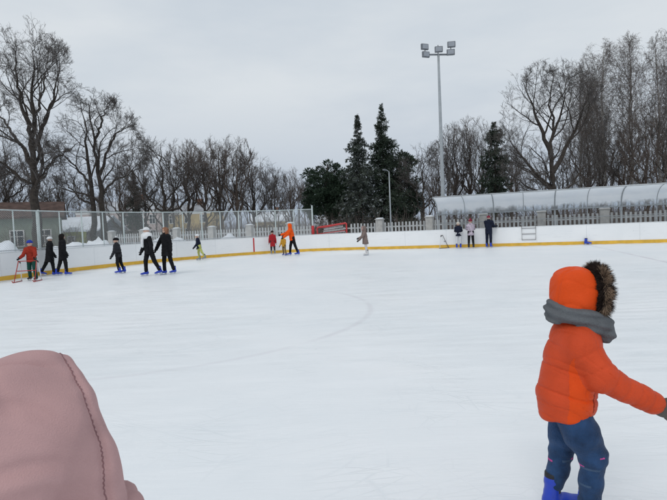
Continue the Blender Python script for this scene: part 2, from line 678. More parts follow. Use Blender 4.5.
ds = 1.17
for k in range(int(sarc[-1] / ds) + 1):
    s_ = sarc[-1] - k * ds
    p = np.array([np.interp(s_, sarc, fo[:, 0]), np.interp(s_, sarc, fo[:, 1])])
    if k == 0:
        m_ = MB().tube([[p[0], p[1], 0], [p[0], p[1], 2.9]], 0.045, 8)
    else:
        m_ = MB().tube([[p[0], p[1], 0], [p[0], p[1], ZT + 0.02]], 0.026 if k % 2 else 0.034, 8)
    m_.build('post', greend, fe, True)
    if k == 0:
        MB().tube([[p[0], p[1], 0.9], [p[0], p[1], 1.62]], 0.085, 10).build('padding', redp, fe, True)
# doubled gate post
ig = curve_at_px(46.5)
p = CURVE[ig] + CN[ig] * 0.22
MB().tube([[p[0], p[1], 0], [p[0], p[1], ZT + 0.05]], 0.04, 8).build('post', greend, fe, True)

# ------------------------------------------------------------------ picket fence with pillars
picket = mat('picket_paint', (0.42, 0.43, 0.43), 0.7, 0.22, 3)
conc = mat('concrete_pillar', (0.43, 0.42, 0.40), 0.9, 0.16, 5, 0.3, 30)
pf = thing('picket_fence', 'pale picket fence with square concrete pillars behind the rink', 'fence')
OFF = 3.0
SP = 3.3
s0 = 2.2 - SP * 7
for k in range(16):
    s_ = s0 + k * SP
    c = L(s_, OFF)
    if k == 6:
        c = None
    pb = None if c is None else MB().box(c + A3(0, 0, 0.92), (0.46, 0.46, 1.84), LA).build('pillar', conc, pf)
    if pb is None:
        pass
    else:
      bevel(pb, 0.02)
      cp = MB().box(c + A3(0, 0, 1.86), (0.55, 0.55, 0.07), LA).build('cap', conc, pb)
      bevel(cp, 0.015)
      sc2 = sdf_mesh('snow_cap', lambda P: ell(P, (0, 0, 0), (0.27, 0.27, 0.06)), (-.4, -.4, -.2), (.4, .4, .2), 0.05)
      oc = obj('snow_cap', sc2, SNOW, pb, True); oc.location = tuple(c + A3(0, 0, 1.91))
    if k == 15:
        break
    m_ = MB()
    n_ = 12
    for q in range(n_):
        t = s_ + 0.36 + (SP - 0.72) * q / (n_ - 1)
        hgt = 1.42 + 0.01 * rng.standard_normal()
        if 315 < to_px(L(t, OFF) + A3(0, 0, 1.5))[0] < 350:
            continue
        m_.box(L(t, OFF) + A3(0, 0, 0.22 + hgt / 2), (0.11, 0.03, hgt), LA)
    if k in (5, 6):
        # the gap where the goal stands: rails only beside it
        sa, sb_ = (s_ + 0.27, s_ + 1.75) if k == 5 else (s_ + 0.75, s_ + SP - 0.27)
    else:
        sa, sb_ = s_ + 0.27, s_ + SP - 0.27
    for z in (0.5, 1.35):
        m_.box(L((sa + sb_) / 2, OFF + 0.04) + A3(0, 0, z), (sb_ - sa, 0.04, 0.09), LA)
    m_.build('picket_panel', picket, pf)

# ------------------------------------------------------------------ curved shelter
def poly_roof():
    m, nt, b = nt_new('snowy_polycarbonate')
    tc = nt.nodes.new('ShaderNodeTexCoord').outputs['Object']
    uv = nt.nodes.new('ShaderNodeUVMap').outputs[0]
    sep = nt.nodes.new('ShaderNodeSeparateXYZ'); nt.links.new(uv, sep.inputs[0])
    v = sep.outputs[1]
    nz = noise(nt, tc, 2.2, 4)
    edge = mathn(nt, 'ADD', v, maprange(nt, nz, 0.3, 0.7, -0.07, 0.07))
    clear = maprange(nt, edge, 0.84, 0.97)
    col = mixcol(nt, maprange(nt, noise(nt, tc, 0.9, 4), 0.3, 0.7), (0.84, 0.875, 0.905), (0.95, 0.96, 0.97))
    b.inputs['Roughness'].default_value = 0.6
    nt.links.new(col, b.inputs['Base Color'])
    tr = nt.nodes.new('ShaderNodeBsdfTranslucent'); nt.links.new(col, tr.inputs[0])
    mx = nt.nodes.new('ShaderNodeMixShader'); mx.inputs[0].default_value = 0.5
    nt.links.new(b.outputs[0], mx.inputs[1]); nt.links.new(tr.outputs[0], mx.inputs[2])
    tp = nt.nodes.new('ShaderNodeBsdfTransparent'); tp.inputs[0].default_value = (0.75, 0.80, 0.83, 1)
    mx2 = nt.nodes.new('ShaderNodeMixShader')
    nt.links.new(mathn(nt, 'MULTIPLY', clear, 0.7), mx2.inputs[0])
    nt.links.new(mx.outputs[0], mx2.inputs[1]); nt.links.new(tp.outputs[0], mx2.inputs[2])
    nt.links.new(mx2.outputs[0], nt.nodes['Material Output'].inputs[0])
    return m


sh = thing('bench_shelter', 'long curved translucent bench shelter roof under snow on steel posts', 'shelter')
steel = mat('shelter_steel', (0.40, 0.42, 0.43), 0.45, 0.1, 8, metal=0.2)
SS0, SSP, NB = 6.15, 1.66, 15
F0, B0, ZF, ZB = 0.55, 2.15, 2.97, 1.98


def arc(t):
    a = t * math.pi / 2
    return F0 + (B0 - F0) * math.sin(a) ** 1.15, ZB + (ZF - ZB) * max(0, math.cos(a)) ** 0.8


na, ns = 14, NB * 4
V = []; uvv = []
for j in range(ns + 1):
    s_ = SS0 + SSP * NB * j / ns
    for q in range(na + 1):
        o_, z_ = arc(q / na)
        sag = -0.025 * math.sin(math.pi * ((j % 4) / 4)) * 1.0
        V.append(L(s_, o_, z_ + sag)); uvv.append((s_, q / na))
Q = [[j * (na + 1) + q, (j + 1) * (na + 1) + q, (j + 1) * (na + 1) + q + 1, j * (na + 1) + q + 1] for j in range(ns) for q in range(na)]
me = mesh_np('roof_panel', np.array(V), [np.array(Q)])
uvl = me.uv_layers.new(name='UVMap')
li = np.empty(len(me.loops), np.int32); me.loops.foreach_get('vertex_index', li)
uvl.data.foreach_set('uv', np.array(uvv, np.float32)[li].ravel())
obj('roof_panel', me, poly_roof(), sh, True)
for j in range(NB + 1):
    s_ = SS0 + SSP * j
    big_ = j % 2 == 0
    r_ = 0.042 if big_ else 0.022
    pts = [L(s_, arc(q / 10)[0], arc(q / 10)[1] - 0.045) for q in range(11)]
    MB().tube(pts, r_ * 0.8, 6).build('rib', steel, sh, True)
    MB().tube([L(s_, B0, 0), L(s_, B0, ZB + 0.02)], r_ * 1.25, 8).build('post', steel, sh, True)
for (o_, z_, r_) in ((F0, ZF, 0.035), (B0, ZB - 0.03, 0.04), (B0, 1.45, 0.022)):
    MB().tube([L(SS0, o_, z_), L(SS0 + SSP * NB, o_, z_)], r_, 6).build('purlin', steel, sh, True)
# snow blanket above the sheet
m_ = MB()
V = []
for j in range(ns + 1):
    s_ = SS0 + SSP * NB * j / ns
    for q in range(9):
        t = q / 8 * 0.62
        o_, z_ = arc(t)
        V.append(L(s_, o_, z_ + 0.01 + 0.055 * math.sin(math.pi * min(1, (q + 0.4) / 8.4)) + 0.02 * rng.random()))
m_.add(V, [[j * 9 + q, j * 9 + q + 1, (j + 1) * 9 + q + 1, (j + 1) * 9 + q] for j in range(ns) for q in range(8)])
# kept thin so that daylight still comes through the sheet from the front
mt, ntt, bb = nt_new('thin_snow')
bb.inputs['Base Color'].default_value = (0.85, 0.88, 0.9, 1); bb.inputs['Roughness'].default_value = 0.9
tcx = ntt.nodes.new('ShaderNodeTexCoord').outputs['Object']
ntt.links.new(mixcol(ntt, noise(ntt, tcx, 3, 4), (0.74, 0.78, 0.82), (0.9, 0.92, 0.94)), bb.inputs['Base Color'])
trn = ntt.nodes.new('ShaderNodeBsdfTranslucent'); trn.inputs[0].default_value = (0.9, 0.92, 0.95, 1)
mxx = ntt.nodes.new('ShaderNodeMixShader'); mxx.inputs[0].default_value = 0.9
ntt.links.new(bb.outputs[0], mxx.inputs[1]); ntt.links.new(trn.outputs[0], mxx.inputs[2]); ntt.links.new(mxx.outputs[0], ntt.nodes['Material Output'].inputs[0])
m_.build('snow_cover', mt, sh, True)
# team bench under the roof
m_ = MB().box(L(SS0 + SSP * NB / 2, 1.75, 0.62), (SSP * NB - 1, 0.35, 0.05), LA)
m_.box(L(SS0 + SSP * NB / 2, 2.0, 0.86), (SSP * NB - 1, 0.04, 0.16), LA)
m_.build('bench', mat('bench_wood', (0.30, 0.28, 0.25), 0.8, 0.2), sh)

# ------------------------------------------------------------------ floodlight mast, street lamp
mastc = mat('mast_grey', (0.34, 0.365, 0.38), 0.5, 0.08, 4)
lampd = mat('lamp_housing', (0.16, 0.17, 0.185), 0.5, 0.1, 6)
lens = mat('lamp_lens', (0.30, 0.32, 0.35), 0.25, 0.05)
b0 = at(444.3, 240, 33.5); b0[2] = 0
fl = thing('floodlight_mast', 'tall slim grey mast with three floodlights beside the shelter', 'floodlight', b0)
TOPZ = 1.5 + (222.2 - 57.5) * 33.5 / 500
mz = np.linspace(0, TOPZ, 8)
MB().tube(np.column_stack([0 * mz, 0 * mz, mz]), np.linspace(0.15, 0.075, 8), 12).build('pole', mastc, fl, True)
mxd = math.atan2(b0[1], b0[0]) - math.pi / 2
cb = MB().box((0, 0, TOPZ), (1.95, 0.09, 0.09), 0.10).build('crossbar', lampd, fl)
for dx, dz, rot, n_, dpt in ((-0.88, 0.10, 0.35, 2, 0.25), (-0.02, 0.30, -0.1, 1, 0.3), (0.82, 0.18, -0.12, 2, 0.28)):
    for q in range(n_):
        zz = TOPZ + dz + (q * 0.50 if n_ == 2 else 0) - (0.10 if n_ == 2 else 0)
        h = MB().box((dx + 0.06 * (q - .5) * (1 if dx < 0 else -1) * -1, -0.12, zz), (0.52, 0.16, 0.38), rot)
        ho = h.build('floodlight', lampd, fl); bevel(ho, 0.03)
        MB().box((dx + 0.06 * (q - .5) * (1 if dx < 0 else -1) * -1 + 0.11 * math.sin(rot), -0.12 - 0.085 * math.cos(rot), zz), (0.40, 0.012, 0.27), rot).build('lens', lens, ho)
    MB().tube([[dx, 0, TOPZ], [dx, -0.05, TOPZ + dz + 0.3]], 0.03, 6).build('bracket', lampd, fl)

b1 = at(391.5, 240, 40); b1[2] = 0
sl_ = thing('street_lamp', 'slim grey street lamp in front of the spruces', 'street lamp', b1)
H_ = 1.5 + (224.4 - 172) * 40 / 500
MB().tube([[0, 0, 0], [0, 0, H_ * 0.5], [0, 0, H_]], [0.07, 0.055, 0.045], 8).build('pole', mastc, sl_, True)
MB().tube([[0, 0, H_], [-0.15, -0.2, H_ + 0.06], [-0.3, -0.45, H_ + 0.08]], 0.03, 6).build('arm', mastc, sl_, True)
lh = MB().box((-0.4, -0.62, H_ + 0.08), (0.2, 0.5, 0.1), -0.5).build('lamp_head', lampd, sl_); bevel(lh, 0.03)

# ------------------------------------------------------------------ hockey goal stored behind the boards
gp = at(332, 233, 34.2); gp[2] = 0
go = thing('hockey_goal', 'red tube hockey goal with sagging net stored behind the boards', 'goal', gp, LA + R(10))
w2 = 1.02
# lifted on the snow bank
zb = 0.50
fr = MB()
fr.tube([[-w2, 0, zb], [-w2, 0, zb + 0.95], [-w2 + 0.05, 0, zb + 1.0], [w2 - 0.05, 0, zb + 1.22], [w2, 0, zb + 1.18], [w2, 0, zb]], 0.055, 8)
fr.tube([[-w2, 0, zb + 0.55], [w2, 0, zb + 0.72]], 0.03, 6)
fr.tube([[-w2, 0, zb], [-w2 * .9, 1.0, zb], [w2 * .9, 1.0, zb], [w2, 0, zb]], 0.035, 8)
fr.tube([[-w2, 0, zb + 0.97], [-w2 * .6, 0.5, zb + 0.98], [w2 * .6, 0.5, zb + 1.15], [w2, 0, zb + 1.18]], 0.03, 8)
fr.build('frame', mat('goal_red', (0.55, 0.06, 0.06), 0.5, 0.15), go, True)
netm = MB()
for q in range(15):
    t = q / 14
    x = -w2 + 2 * w2 * t
    netm.tube([[x * .6, 0.5, zb + 0.98 + .17 * t], [x * .8, 0.8, zb + 0.45], [x * .9, 1.0, zb]], 0.018, 4)
for q in range(8):
    t = q / 7
    netm.tube([[-w2 * (.6 + .3 * t), 0.5 + .5 * t, zb + 0.98 * (1 - t)], [w2 * (.6 + .3 * t), 0.5 + .5 * t, zb + 1.15 * (1 - t)]], 0.018, 4)
netm.build('net', mat('net_white', (0.7, 0.7, 0.7), 0.9), go)

# ------------------------------------------------------------------ snow banks behind the boards
def snow_bank(pxa, pxb, off0, off1, hmax, seed):
    r2 = np.random.default_rng(seed)
    ia, ib = curve_at_px(pxa), curve_at_px(pxb)
    C_ = CURVE[ia:ib + 1]; N_ = CN[ia:ib + 1]
    K_ = len(C_); nc = 12
    ph = r2.random(6) * 6.28
    s = np.arange(K_) * 0.2
    prof = 0.80 + 0.22 * np.sin(s * 0.9 + ph[0]) + 0.18 * np.sin(s * 2.1 + ph[1]) + 0.1 * np.sin(s * 4.7 + ph[2])
    ends = np.clip(np.minimum(s, s[-1] - s) / 1.2, 0, 1)
    prof = np.clip(prof, 0.15, 1) * ends
    V = []
    for i_ in range(K_):
        for q in range(nc + 1):
            t = q / nc
            z = hmax * prof[i_] * math.sin(math.pi * t) ** 0.7 if 0 < t < 1 else 0
            z += 0.07 * r2.standard_normal() * (1 if z > 0.1 else 0)
            p_ = C_[i_] + N_[i_] * (off0 + (off1 - off0) * t)
            V.append((p_[0], p_[1], max(0, z) - 0.03))
    Q = [[i_ * (nc + 1) + q, (i_ + 1) * (nc + 1) + q, (i_ + 1) * (nc + 1) + q + 1, i_ * (nc + 1) + q + 1] for i_ in range(K_ - 1) for q in range(nc)]
    m_ = MB().add(V, Q)
    return struct(m_.build('snow_bank', SNOW, None, True))


snow_bank(-40, 64, 0.5, 3.0, 1.55, 1)
snow_bank(66, 150, 0.6, 2.8, 1.7, 2)
snow_bank(140, 262, 0.5, 2.2, 1.3, 3)
snow_bank(255, 330, 0.5, 2.2, 1.0, 4)

# ------------------------------------------------------------------ buildings
glass = mat('window_glass', (0.035, 0.042, 0.05), 0.15, 0.3, 2, spec=0.5)
wfr = mat('window_frame', (0.66, 0.66, 0.64), 0.6, 0.06)


def building(name, label, loc, rz, W, Dp, H, wallm, roofm, rows, roof='gable', rh=2.0, overhang=0.4, snowroof=False, chim=True, cornice=None, door=None):
    b = thing(name, label, 'house', loc, rz)
    MB().box((0, Dp / 2, H / 2 - 0.2), (W, Dp, H + 0.4)).build('wall', wallm, b)
    o = overhang
    if roof == 'gable':
        V = [[-W / 2 - o, -o, H - 0.1], [W / 2 + o, -o, H - 0.1], [W / 2 + o, Dp / 2, H + rh], [-W / 2 - o, Dp / 2, H + rh], [-W / 2 - o, Dp + o, H - 0.1], [W / 2 + o, Dp + o, H - 0.1]]
        V += [[v[0], v[1], v[2] + 0.18] for v in V]
        Q = [[0, 1, 7, 6], [6, 7, 8, 9], [9, 8, 11, 10], [4, 10, 11, 5], [0, 3, 2, 1], [3, 4, 5, 2], [1, 2, 8, 7], [2, 5, 11, 8], [0, 6, 9, 3], [3, 9, 10, 4]]
        rf = MB().add(V, Q).build('roof', roofm, b)
        for sg in (-1, 1):
            x_ = sg * (W / 2 - .02)
            MB().add([[x_, 0.02, H], [x_, Dp - .02, H], [x_, Dp / 2, H + rh - .1]], None, [[0, 1, 2] if sg > 0 else [0, 2, 1]]).build('gable', wallm, b)
    else:
        r_ = Dp * 0.35
        V = [[-W / 2 - o, -o, H], [W / 2 + o, -o, H], [W / 2 + o, Dp + o, H], [-W / 2 - o, Dp + o, H], [-W / 2 + r_, Dp * .4, H + rh], [W / 2 - r_, Dp * .4, H + rh], [W / 2 - r_, Dp * .6, H + rh], [-W / 2 + r_, Dp * .6, H + rh]]
        Q = [[0, 1, 5, 4], [1, 2, 6, 5], [2, 3, 7, 6], [3, 0, 4, 7], [4, 5, 6, 7], [0, 3, 2, 1]]
        rf = MB().add(V, Q).build('roof', roofm, b)
    if chim:
        MB().box((W * 0.2, Dp / 2, H + rh + 0.3), (0.7, 0.7, 1.6)).build('chimney', mat('chimney_brick', (0.25, 0.12, 0.08), 0.9), rf)
    if cornice:
        MB().box((0, -0.06, H - 0.28), (W + 0.1, 0.118, 0.35)).build('cornice', cornice, b)
    for (z, hh_, xs, ww_) in rows:
        for x in xs:
            f = MB()
            f.box((x - ww_ / 2, -0.04, z), (0.10, 0.1, hh_ + 0.1)); f.box((x + ww_ / 2, -0.04, z), (0.10, 0.1, hh_ + 0.1))
            f.box((x, -0.04, z + hh_ / 2), (ww_ - 0.104, 0.1, 0.1)); f.box((x, -0.06, z - hh_ / 2), (ww_ - 0.104, 0.14, 0.1))
            f.box((x, -0.03, z + hh_ * .12), (ww_ - 0.104, 0.05, 0.07)); f.box((x, -0.036, z), (0.07, 0.05, hh_ - 0.1))
            fo_ = f.build('window', wfr, b)
            MB().box((x, -0.004, z), (ww_ - 0.06, 0.02, hh_ - 0.06)).build('pane', glass, fo_)
    if door:
        x, ww_, hh_, dm = door
        MB().box((x, -0.03, hh_ / 2), (ww_, 0.08, hh_)).build('door', dm, b)
    return b


def clap(name, col, scale=7.0):
    m, nt, b = nt_new(name)
    tc = nt.nodes.new('ShaderNodeTexCoord').outputs['Object']
    sep = nt.nodes.new('ShaderNodeSeparateXYZ'); nt.links.new(tc, sep.inputs[0])
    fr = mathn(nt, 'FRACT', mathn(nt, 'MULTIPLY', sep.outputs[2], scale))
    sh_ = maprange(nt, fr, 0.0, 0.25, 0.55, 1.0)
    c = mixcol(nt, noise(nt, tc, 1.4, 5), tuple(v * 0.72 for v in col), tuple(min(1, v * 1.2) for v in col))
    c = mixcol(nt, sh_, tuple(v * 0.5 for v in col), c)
    nt.links.new(c, b.inputs['Base Color'])
    b.inputs['Roughness'].default_value = 0.85
    return m


def gpt(px, Y):
    p = at(px, 240, Y); p[2] = 0
    return p


rust = mat('rust_roof', (0.085, 0.055, 0.046), 0.9, 0.45, 1.6)
snowroof = mat('snow_roof', (0.70, 0.74, 0.79), 0.9, 0.1, 0.8)
building('green_house', 'green boarded house with a rusty brown roof behind the fence', gpt(8, 47), R(26), 8.6, 6, 3.6, clap('green_boards', (0.23, 0.27, 0.215)), rust,
         [(1.65, 1.5, (-2.6, 0.75, 3.0), 1.1)], 'gable', 1.5, 0.5, chim=False)
building('low_shed', 'low grey shed under a thick snowy roof beside the green house', gpt(68, 60), R(-6), 7.5, 6, 2.3, clap('grey_boards', (0.26, 0.27, 0.28)), snowroof,
         [(1.3, 0.9, (-1.5, 1.2), 0.9)], 'gable', 1.6, 0.5, chim=False)
building('yellow_kiosk', 'tiny yellow green kiosk beside the snowy shed', gpt(71.5, 52), R(2), 1.7, 1.6, 2.1, mat('kiosk_paint', (0.42, 0.45, 0.16), 0.7, 0.15, 2), snowroof,
         [(1.3, 0.7, (0.0,), 0.7)], 'hip', 0.5, 0.2, chim=False)
pinkw = mat('pink_stucco', (0.52, 0.44, 0.42), 0.9, 0.10, 0.8)
building('pink_house', 'pale pink two storey house with dark tall windows', gpt(120, 88), R(3), 14.5, 9, 5.9, pinkw, mat('snowy_tin_roof', (0.40, 0.42, 0.45), 0.8, 0.25, 0.6),
         [(1.6, 1.3, (-5.8, -3.5, -1.2, 1.2, 3.5, 5.8), 1.0), (4.2, 1.6, (-5.8, -3.5, -1.2, 1.2, 3.5, 5.8), 1.0)], 'hip', 1.9, 0.3, cornice=wfr)
yelw = mat('yellow_stucco', (0.46, 0.36, 0.19), 0.9, 0.12, 0.8)
building('yellow_house', 'long ochre yellow house with white cornice and snowy roof', gpt(182, 90), R(-2), 11.0, 9, 5.3, yelw, mat('snowy_dark_roof', (0.30, 0.31, 0.33), 0.8, 0.3, 0.6),
         [(1.6, 1.4, (-4.2, -1.6, 1.2, 4.0), 1.0), (4.0, 1.4, (-4.2, -1.6, 1.2, 4.0), 1.0)], 'hip', 1.4, 0.3, cornice=wfr)
building('yellow_cottage', 'small cream yellow cottage seen between bare trees', gpt(271, 100), R(5), 7.0, 6, 3.1, mat('cream_stucco', (0.56, 0.46, 0.28), 0.9, 0.1, 0.8), snowroof,
         [(1.6, 1.4, (-2.2, 0.0, 2.2), 0.9)], 'gable', 1.8, 0.4)
building('white_tent_house', 'low white house with steep snowy roof behind the goal', gpt(332, 62), R(-10), 3.6, 4.5, 1.7, mat('white_boards', (0.60, 0.60, 0.58), 0.8, 0.08, 1), snowroof,
         [(1.0, 0.8, (-0.9, 0.9), 0.6)], 'gable', 1.1, 0.35, chim=False)

# ------------------------------------------------------------------ trees
bark = mat('bark_dark', (0.045, 0.037, 0.031), 0.95, 0.35, 5, 0.6, 30, snow=0.12)
bark2 = mat('bark_brown', (0.072, 0.055, 0.045), 0.95, 0.3, 5, 0.4, 30, snow=0.10)
twig = mat('twig_brown', (0.092, 0.082, 0.076), 0.95, 0.25, 4)
twig2 = mat('twig_red_brown', (0.115, 0.095, 0.084), 0.95, 0.25, 3)
birchb = mat('birch_bark', (0.30, 0.28, 0.26), 0.9, 0.5, 3, 0.3)


def grow(rg, start, dirs, length, r0, r1, K, wig, up, grav=0.0):
    N = len(start)
    pts = np.empty((N, K, 3)); pts[:, 0] = start
    d = dirs / np.linalg.norm(dirs, axis=1)[:, None]
    st = (length / (K - 1))[:, None]
    for k in range(1, K):
        d = d + rg.normal(0, wig, (N, 3))
        d[:, 2] += up - grav * k / K
        d /= np.linalg.norm(d, axis=1)[:, None]
        pts[:, k] = pts[:, k - 1] + d * st
    t = np.linspace(0, 1, K)[None]
    rad = r0[:, None] * (1 - t) + r1[:, None] * t
    return pts, rad


def exit_len(p, d, env):
    c, r = np.array(env[0], float), np.array(env[1], float)
    P = (p - c) / r; D = d / r
    a = (D * D).sum(-1); b = (P * D).sum(-1); cc = (P * P).sum(-1) - 1
    disc = b * b - a * cc
    t = (-b + np.sqrt(np.maximum(disc, 0))) / a
    return np.where(disc > 0, np.maximum(t, 0), 0)


def children(rg, pts, rad, n, tmin, tmax, ang, lenf, rf, rmin, env=None, lead=False):
    N, K, _ = pts.shape
    t = tmin + (tmax - tmin) * (np.arange(n)[None] + rg.random((N, n))) / n
    x = t * (K - 1)
    i = np.minimum(x.astype(int), K - 2); f = (x - i)[..., None]
    ar = np.arange(N)[:, None]
    p = pts[ar, i] * (1 - f) + pts[ar, i + 1] * f
    tan = pts[ar, i + 1] - pts[ar, i]
    tan /= np.linalg.norm(tan, axis=2)[..., None] + 1e-9
    r = rad[ar, i] * (1 - f[..., 0]) + rad[ar, i + 1] * f[..., 0]
    q = rg.normal(size=(N, n, 3))
    q -= (q * tan).sum(2)[..., None] * tan
    q /= np.linalg.norm(q, axis=2)[..., None] + 1e-9
    a = np.radians(rg.uniform(ang[0], ang[1], (N, n)))[..., None]
    d = np.cos(a) * tan + np.sin(a) * q
    L0 = np.linalg.norm(np.diff(pts, axis=1), axis=2).sum(1)[:, None]
    ln = L0 * lenf * (1.15 - 0.75 * t) * rg.uniform(0.65, 1.25, (N, n))
    if env is not None:
        d[..., 2] += 0.12
        d /= np.linalg.norm(d, axis=2)[..., None]
        e = exit_len(p, d, env)
        if lead:
            ln = np.minimum(e * rg.uniform(0.72, 1.06, (N, n)), 0.85 * env[1][2])
        else:
            ln = L0 * lenf * (1.05 - 0.45 * t) * rg.uniform(0.6, 1.3, (N, n))
            ln = np.minimum(ln, e * rg.uniform(0.85, 1.12, (N, n)) + 0.12)
        ln = np.maximum(ln, 0.13)
        ln = np.where((e < 0.12) | (rg.random((N, n)) < np.clip(0.5 - e * 0.6, 0, 0.5)), 0.0, ln)
    return p.reshape(-1, 3), d.reshape(-1, 3), ln.ravel(), np.maximum(r * rf, rmin).ravel()


def tubes(pts, rad, n):
    N, K, _ = pts.shape
    t = np.gradient(pts, axis=1)
    t /= np.linalg.norm(t, axis=2)[..., None] + 1e-12
    ref = np.where(np.abs(t[:, :1, 2:3]) > 0.8, np.array([1.0, 0.2, 0])[None, None], np.array([0, 0.1, 1.0])[None, None])
    a = np.cross(t, np.broadcast_to(ref, t.shape)); a /= np.linalg.norm(a, axis=2)[..., None] + 1e-9
    b = np.cross(t, a)
    th = np.linspace(0, 2 * np.pi, n, endpoint=False)
    V = pts[:, :, None] + rad[:, :, None, None] * (np.cos(th)[None, None, :, None] * a[:, :, None] + np.sin(th)[None, None, :, None] * b[:, :, None])
    base = (np.arange(N) * K * n)[:, None, None] + (np.arange(K - 1) * n)[None, :, None]
    k = np.arange(n)[None, None]; l = (k + 1) % n
    Q = np.stack([base + k, base + l, base + l + n, base + k + n], -1).reshape(-1, 4)
    return V.reshape(-1, 3), Q


def merge(lst):
    V = []; Q = []; n = 0
    for v, q in lst:
        V.append(v); Q.append(q + n); n += len(v)
    return np.concatenate(V), np.concatenate(Q)


def tree_geo(seed, trunks, spec):
    """trunks: list of (points list, r0, r1). returns (trunk V,Q),(crown V,Q)"""
    rg = np.random.default_rng(seed)
    tg = []; cg = []
    par = []
    for pts, r0, r1 in trunks:
        P = catmull(pts, 5)
        P = resample(P, np.linalg.norm(np.diff(P, axis=0), axis=1).sum() / 15.0)[:16]
        while len(P) < 16:
            P = np.vstack([P, P[-1] + (P[-1] - P[-2])])
        P[1:-1] += rg.normal(0, 0.06, (14, 3))
        t = np.linspace(0, 1, 16)
        rad = r0 + (r1 - r0) * t ** 1.0
        rad = rad * (1 + 0.45 * np.exp(-t * 22) * (P[0, 2] < 0.5))
        tg.append(tubes(P[None], rad[None], 10))
        par.append((P[None], rad[None]))
    P0 = np.concatenate([p for p, _ in par]); R0_ = np.concatenate([r for _, r in par])
    lev = spec['levels']
    for li_, lv in enumerate(lev):
        p, d, ln, r = children(rg, P0, R0_, lv['n'], lv['t'][0], lv['t'][1], lv['ang'], lv['len'], lv['rf'], lv['rmin'], spec.get('env'), li_ == 0)
        keep = (ln > 0.12)
        if lv.get('zmin'):
            keep &= p[:, 2] > lv['zmin']
        p, d, ln, r = p[keep], d[keep], ln[keep], r[keep]
        d[:, 2] += lv.get('lift', 0)
        ptn, rdn = grow(rg, p, d, ln, r, np.maximum(r * lv.get('tip', 0.3), 0.004), lv['K'], lv['wig'], lv['up'], lv.get('grav', 0))
        g_ = tubes(ptn, rdn, lv['sides'])
        (tg if li_ == 0 and spec.get('limbs_in_trunk', True) else cg).append(g_)
        P0, R0_ = ptn, rdn
    return merge(tg), (merge(cg) if cg else None)


OAK = dict(levels=[
    dict(n=9, t=(0.25, 0.98), ang=(30, 62), len=0.50, rf=0.52, rmin=0.030, K=11, wig=0.14, up=0.04, sides=6, zmin=2.6, tip=0.2),
    dict(n=8, t=(0.15, 0.99), ang=(28, 62), len=0.50, rf=0.50, rmin=0.016, K=8, wig=0.16, up=0.03, sides=5, tip=0.25),
    dict(n=6, t=(0.12, 1.0), ang=(25, 58), len=0.50, rf=0.55, rmin=0.010, K=6, wig=0.16, up=0.02, sides=3, tip=0.4),
    dict(n=4, t=(0.15, 1.0), ang=(22, 52), len=0.60, rf=0.65, rmin=0.0075, K=5, wig=0.15, up=0.02, sides=3, tip=0.5),
    dict(n=2, t=(0.3, 1.0), ang=(20, 45), len=0.70, rf=0.8, rmin=0.006, K=3, wig=0.13, up=0.01, sides=3, tip=0.5)])
ASH = dict(levels=[
    dict(n=9, t=(0.2, 0.98), ang=(20, 45), len=0.52, rf=0.52, rmin=0.026, K=9, wig=0.10, up=0.07, sides=5, zmin=2.0, tip=0.2),
    dict(n=7, t=(0.15, 0.99), ang=(22, 48), len=0.50, rf=0.50, rmin=0.015, K=7, wig=0.12, up=0.05, sides=4, tip=0.25),
    dict(n=5, t=(0.12, 1.0), ang=(20, 46), len=0.52, rf=0.55, rmin=0.010, K=6, wig=0.13, up=0.04, sides=3, tip=0.4),
    dict(n=4, t=(0.15, 1.0), ang=(18, 44), len=0.65, rf=0.65, rmin=0.0078, K=5, wig=0.12, up=0.03, sides=3, tip=0.5)])
BIRCH = dict(levels=[
    dict(n=22, t=(0.20, 0.99), ang=(18, 42), len=0.30, rf=0.36, rmin=0.020, K=9, wig=0.07, up=0.06, sides=5, zmin=3, tip=0.2),
    dict(n=9, t=(0.15, 1.0), ang=(20, 52), len=0.40, rf=0.5, rmin=0.013, K=7, wig=0.12, up=0.02, sides=4, tip=0.3),
    dict(n=6, t=(0.15, 1.0), ang=(20, 60), len=0.60, rf=0.6, rmin=0.009, K=7, wig=0.10, up=0.0, grav=0.3, sides=3, tip=0.4),
    dict(n=3, t=(0.15, 1.0), ang=(12, 45), len=0.85, rf=0.7, rmin=0.0068, K=6, wig=0.08, up=-0.04, grav=0.4, sides=3, tip=0.5)])
THIN = dict(levels=[
    dict(n=9, t=(0.25, 0.97), ang=(22, 50), len=0.42, rf=0.5, rmin=0.03, K=6, wig=0.12, up=0.1, sides=4, tip=0.3),
    dict(n=6, t=(0.2, 0.98), ang=(22, 50), len=0.5, rf=0.55, rmin=0.018, K=5, wig=0.14, up=0.08, sides=3, tip=0.4),
    dict(n=6, t=(0.15, 1.0), ang=(20, 50), len=0.5, rf=0.65, rmin=0.013, K=4, wig=0.14, up=0.05, sides=3, tip=0.5),
    dict(n=3, t=(0.15, 1.0), ang=(20, 50), len=0.6, rf=0.7, rmin=0.011, K=3, wig=0.14, up=0.05, sides=3, tip=0.6)], env=((0, 0, 5.2), (2.3, 2.3, 4.0)))


def scale_to(trees, H):
    """scale the trunk/crown pair so the top of the crown is at H"""
    (tv, tq), (cv, cq) = trees
    zt = np.percentile(cv[:, 2], 99.93)
    k = H / zt
    tv = tv.copy(); cv = cv.copy()
    return (tv * k, tq), (cv * k, cq)


def place_tree(name, label, geo, loc, mats_, rz=0.0, group=None, cache=None):
    t = thing(name, label, 'tree', loc, rz, group)
    if cache is None:
        (tv, tq), (cv, cq) = geo
        a = obj('trunk', mesh_np('trunk', tv, [tq]), mats_[0], t, True)
        b = obj('crown', mesh_np('crown', cv, [cq]), mats_[1], t, False)
    return t


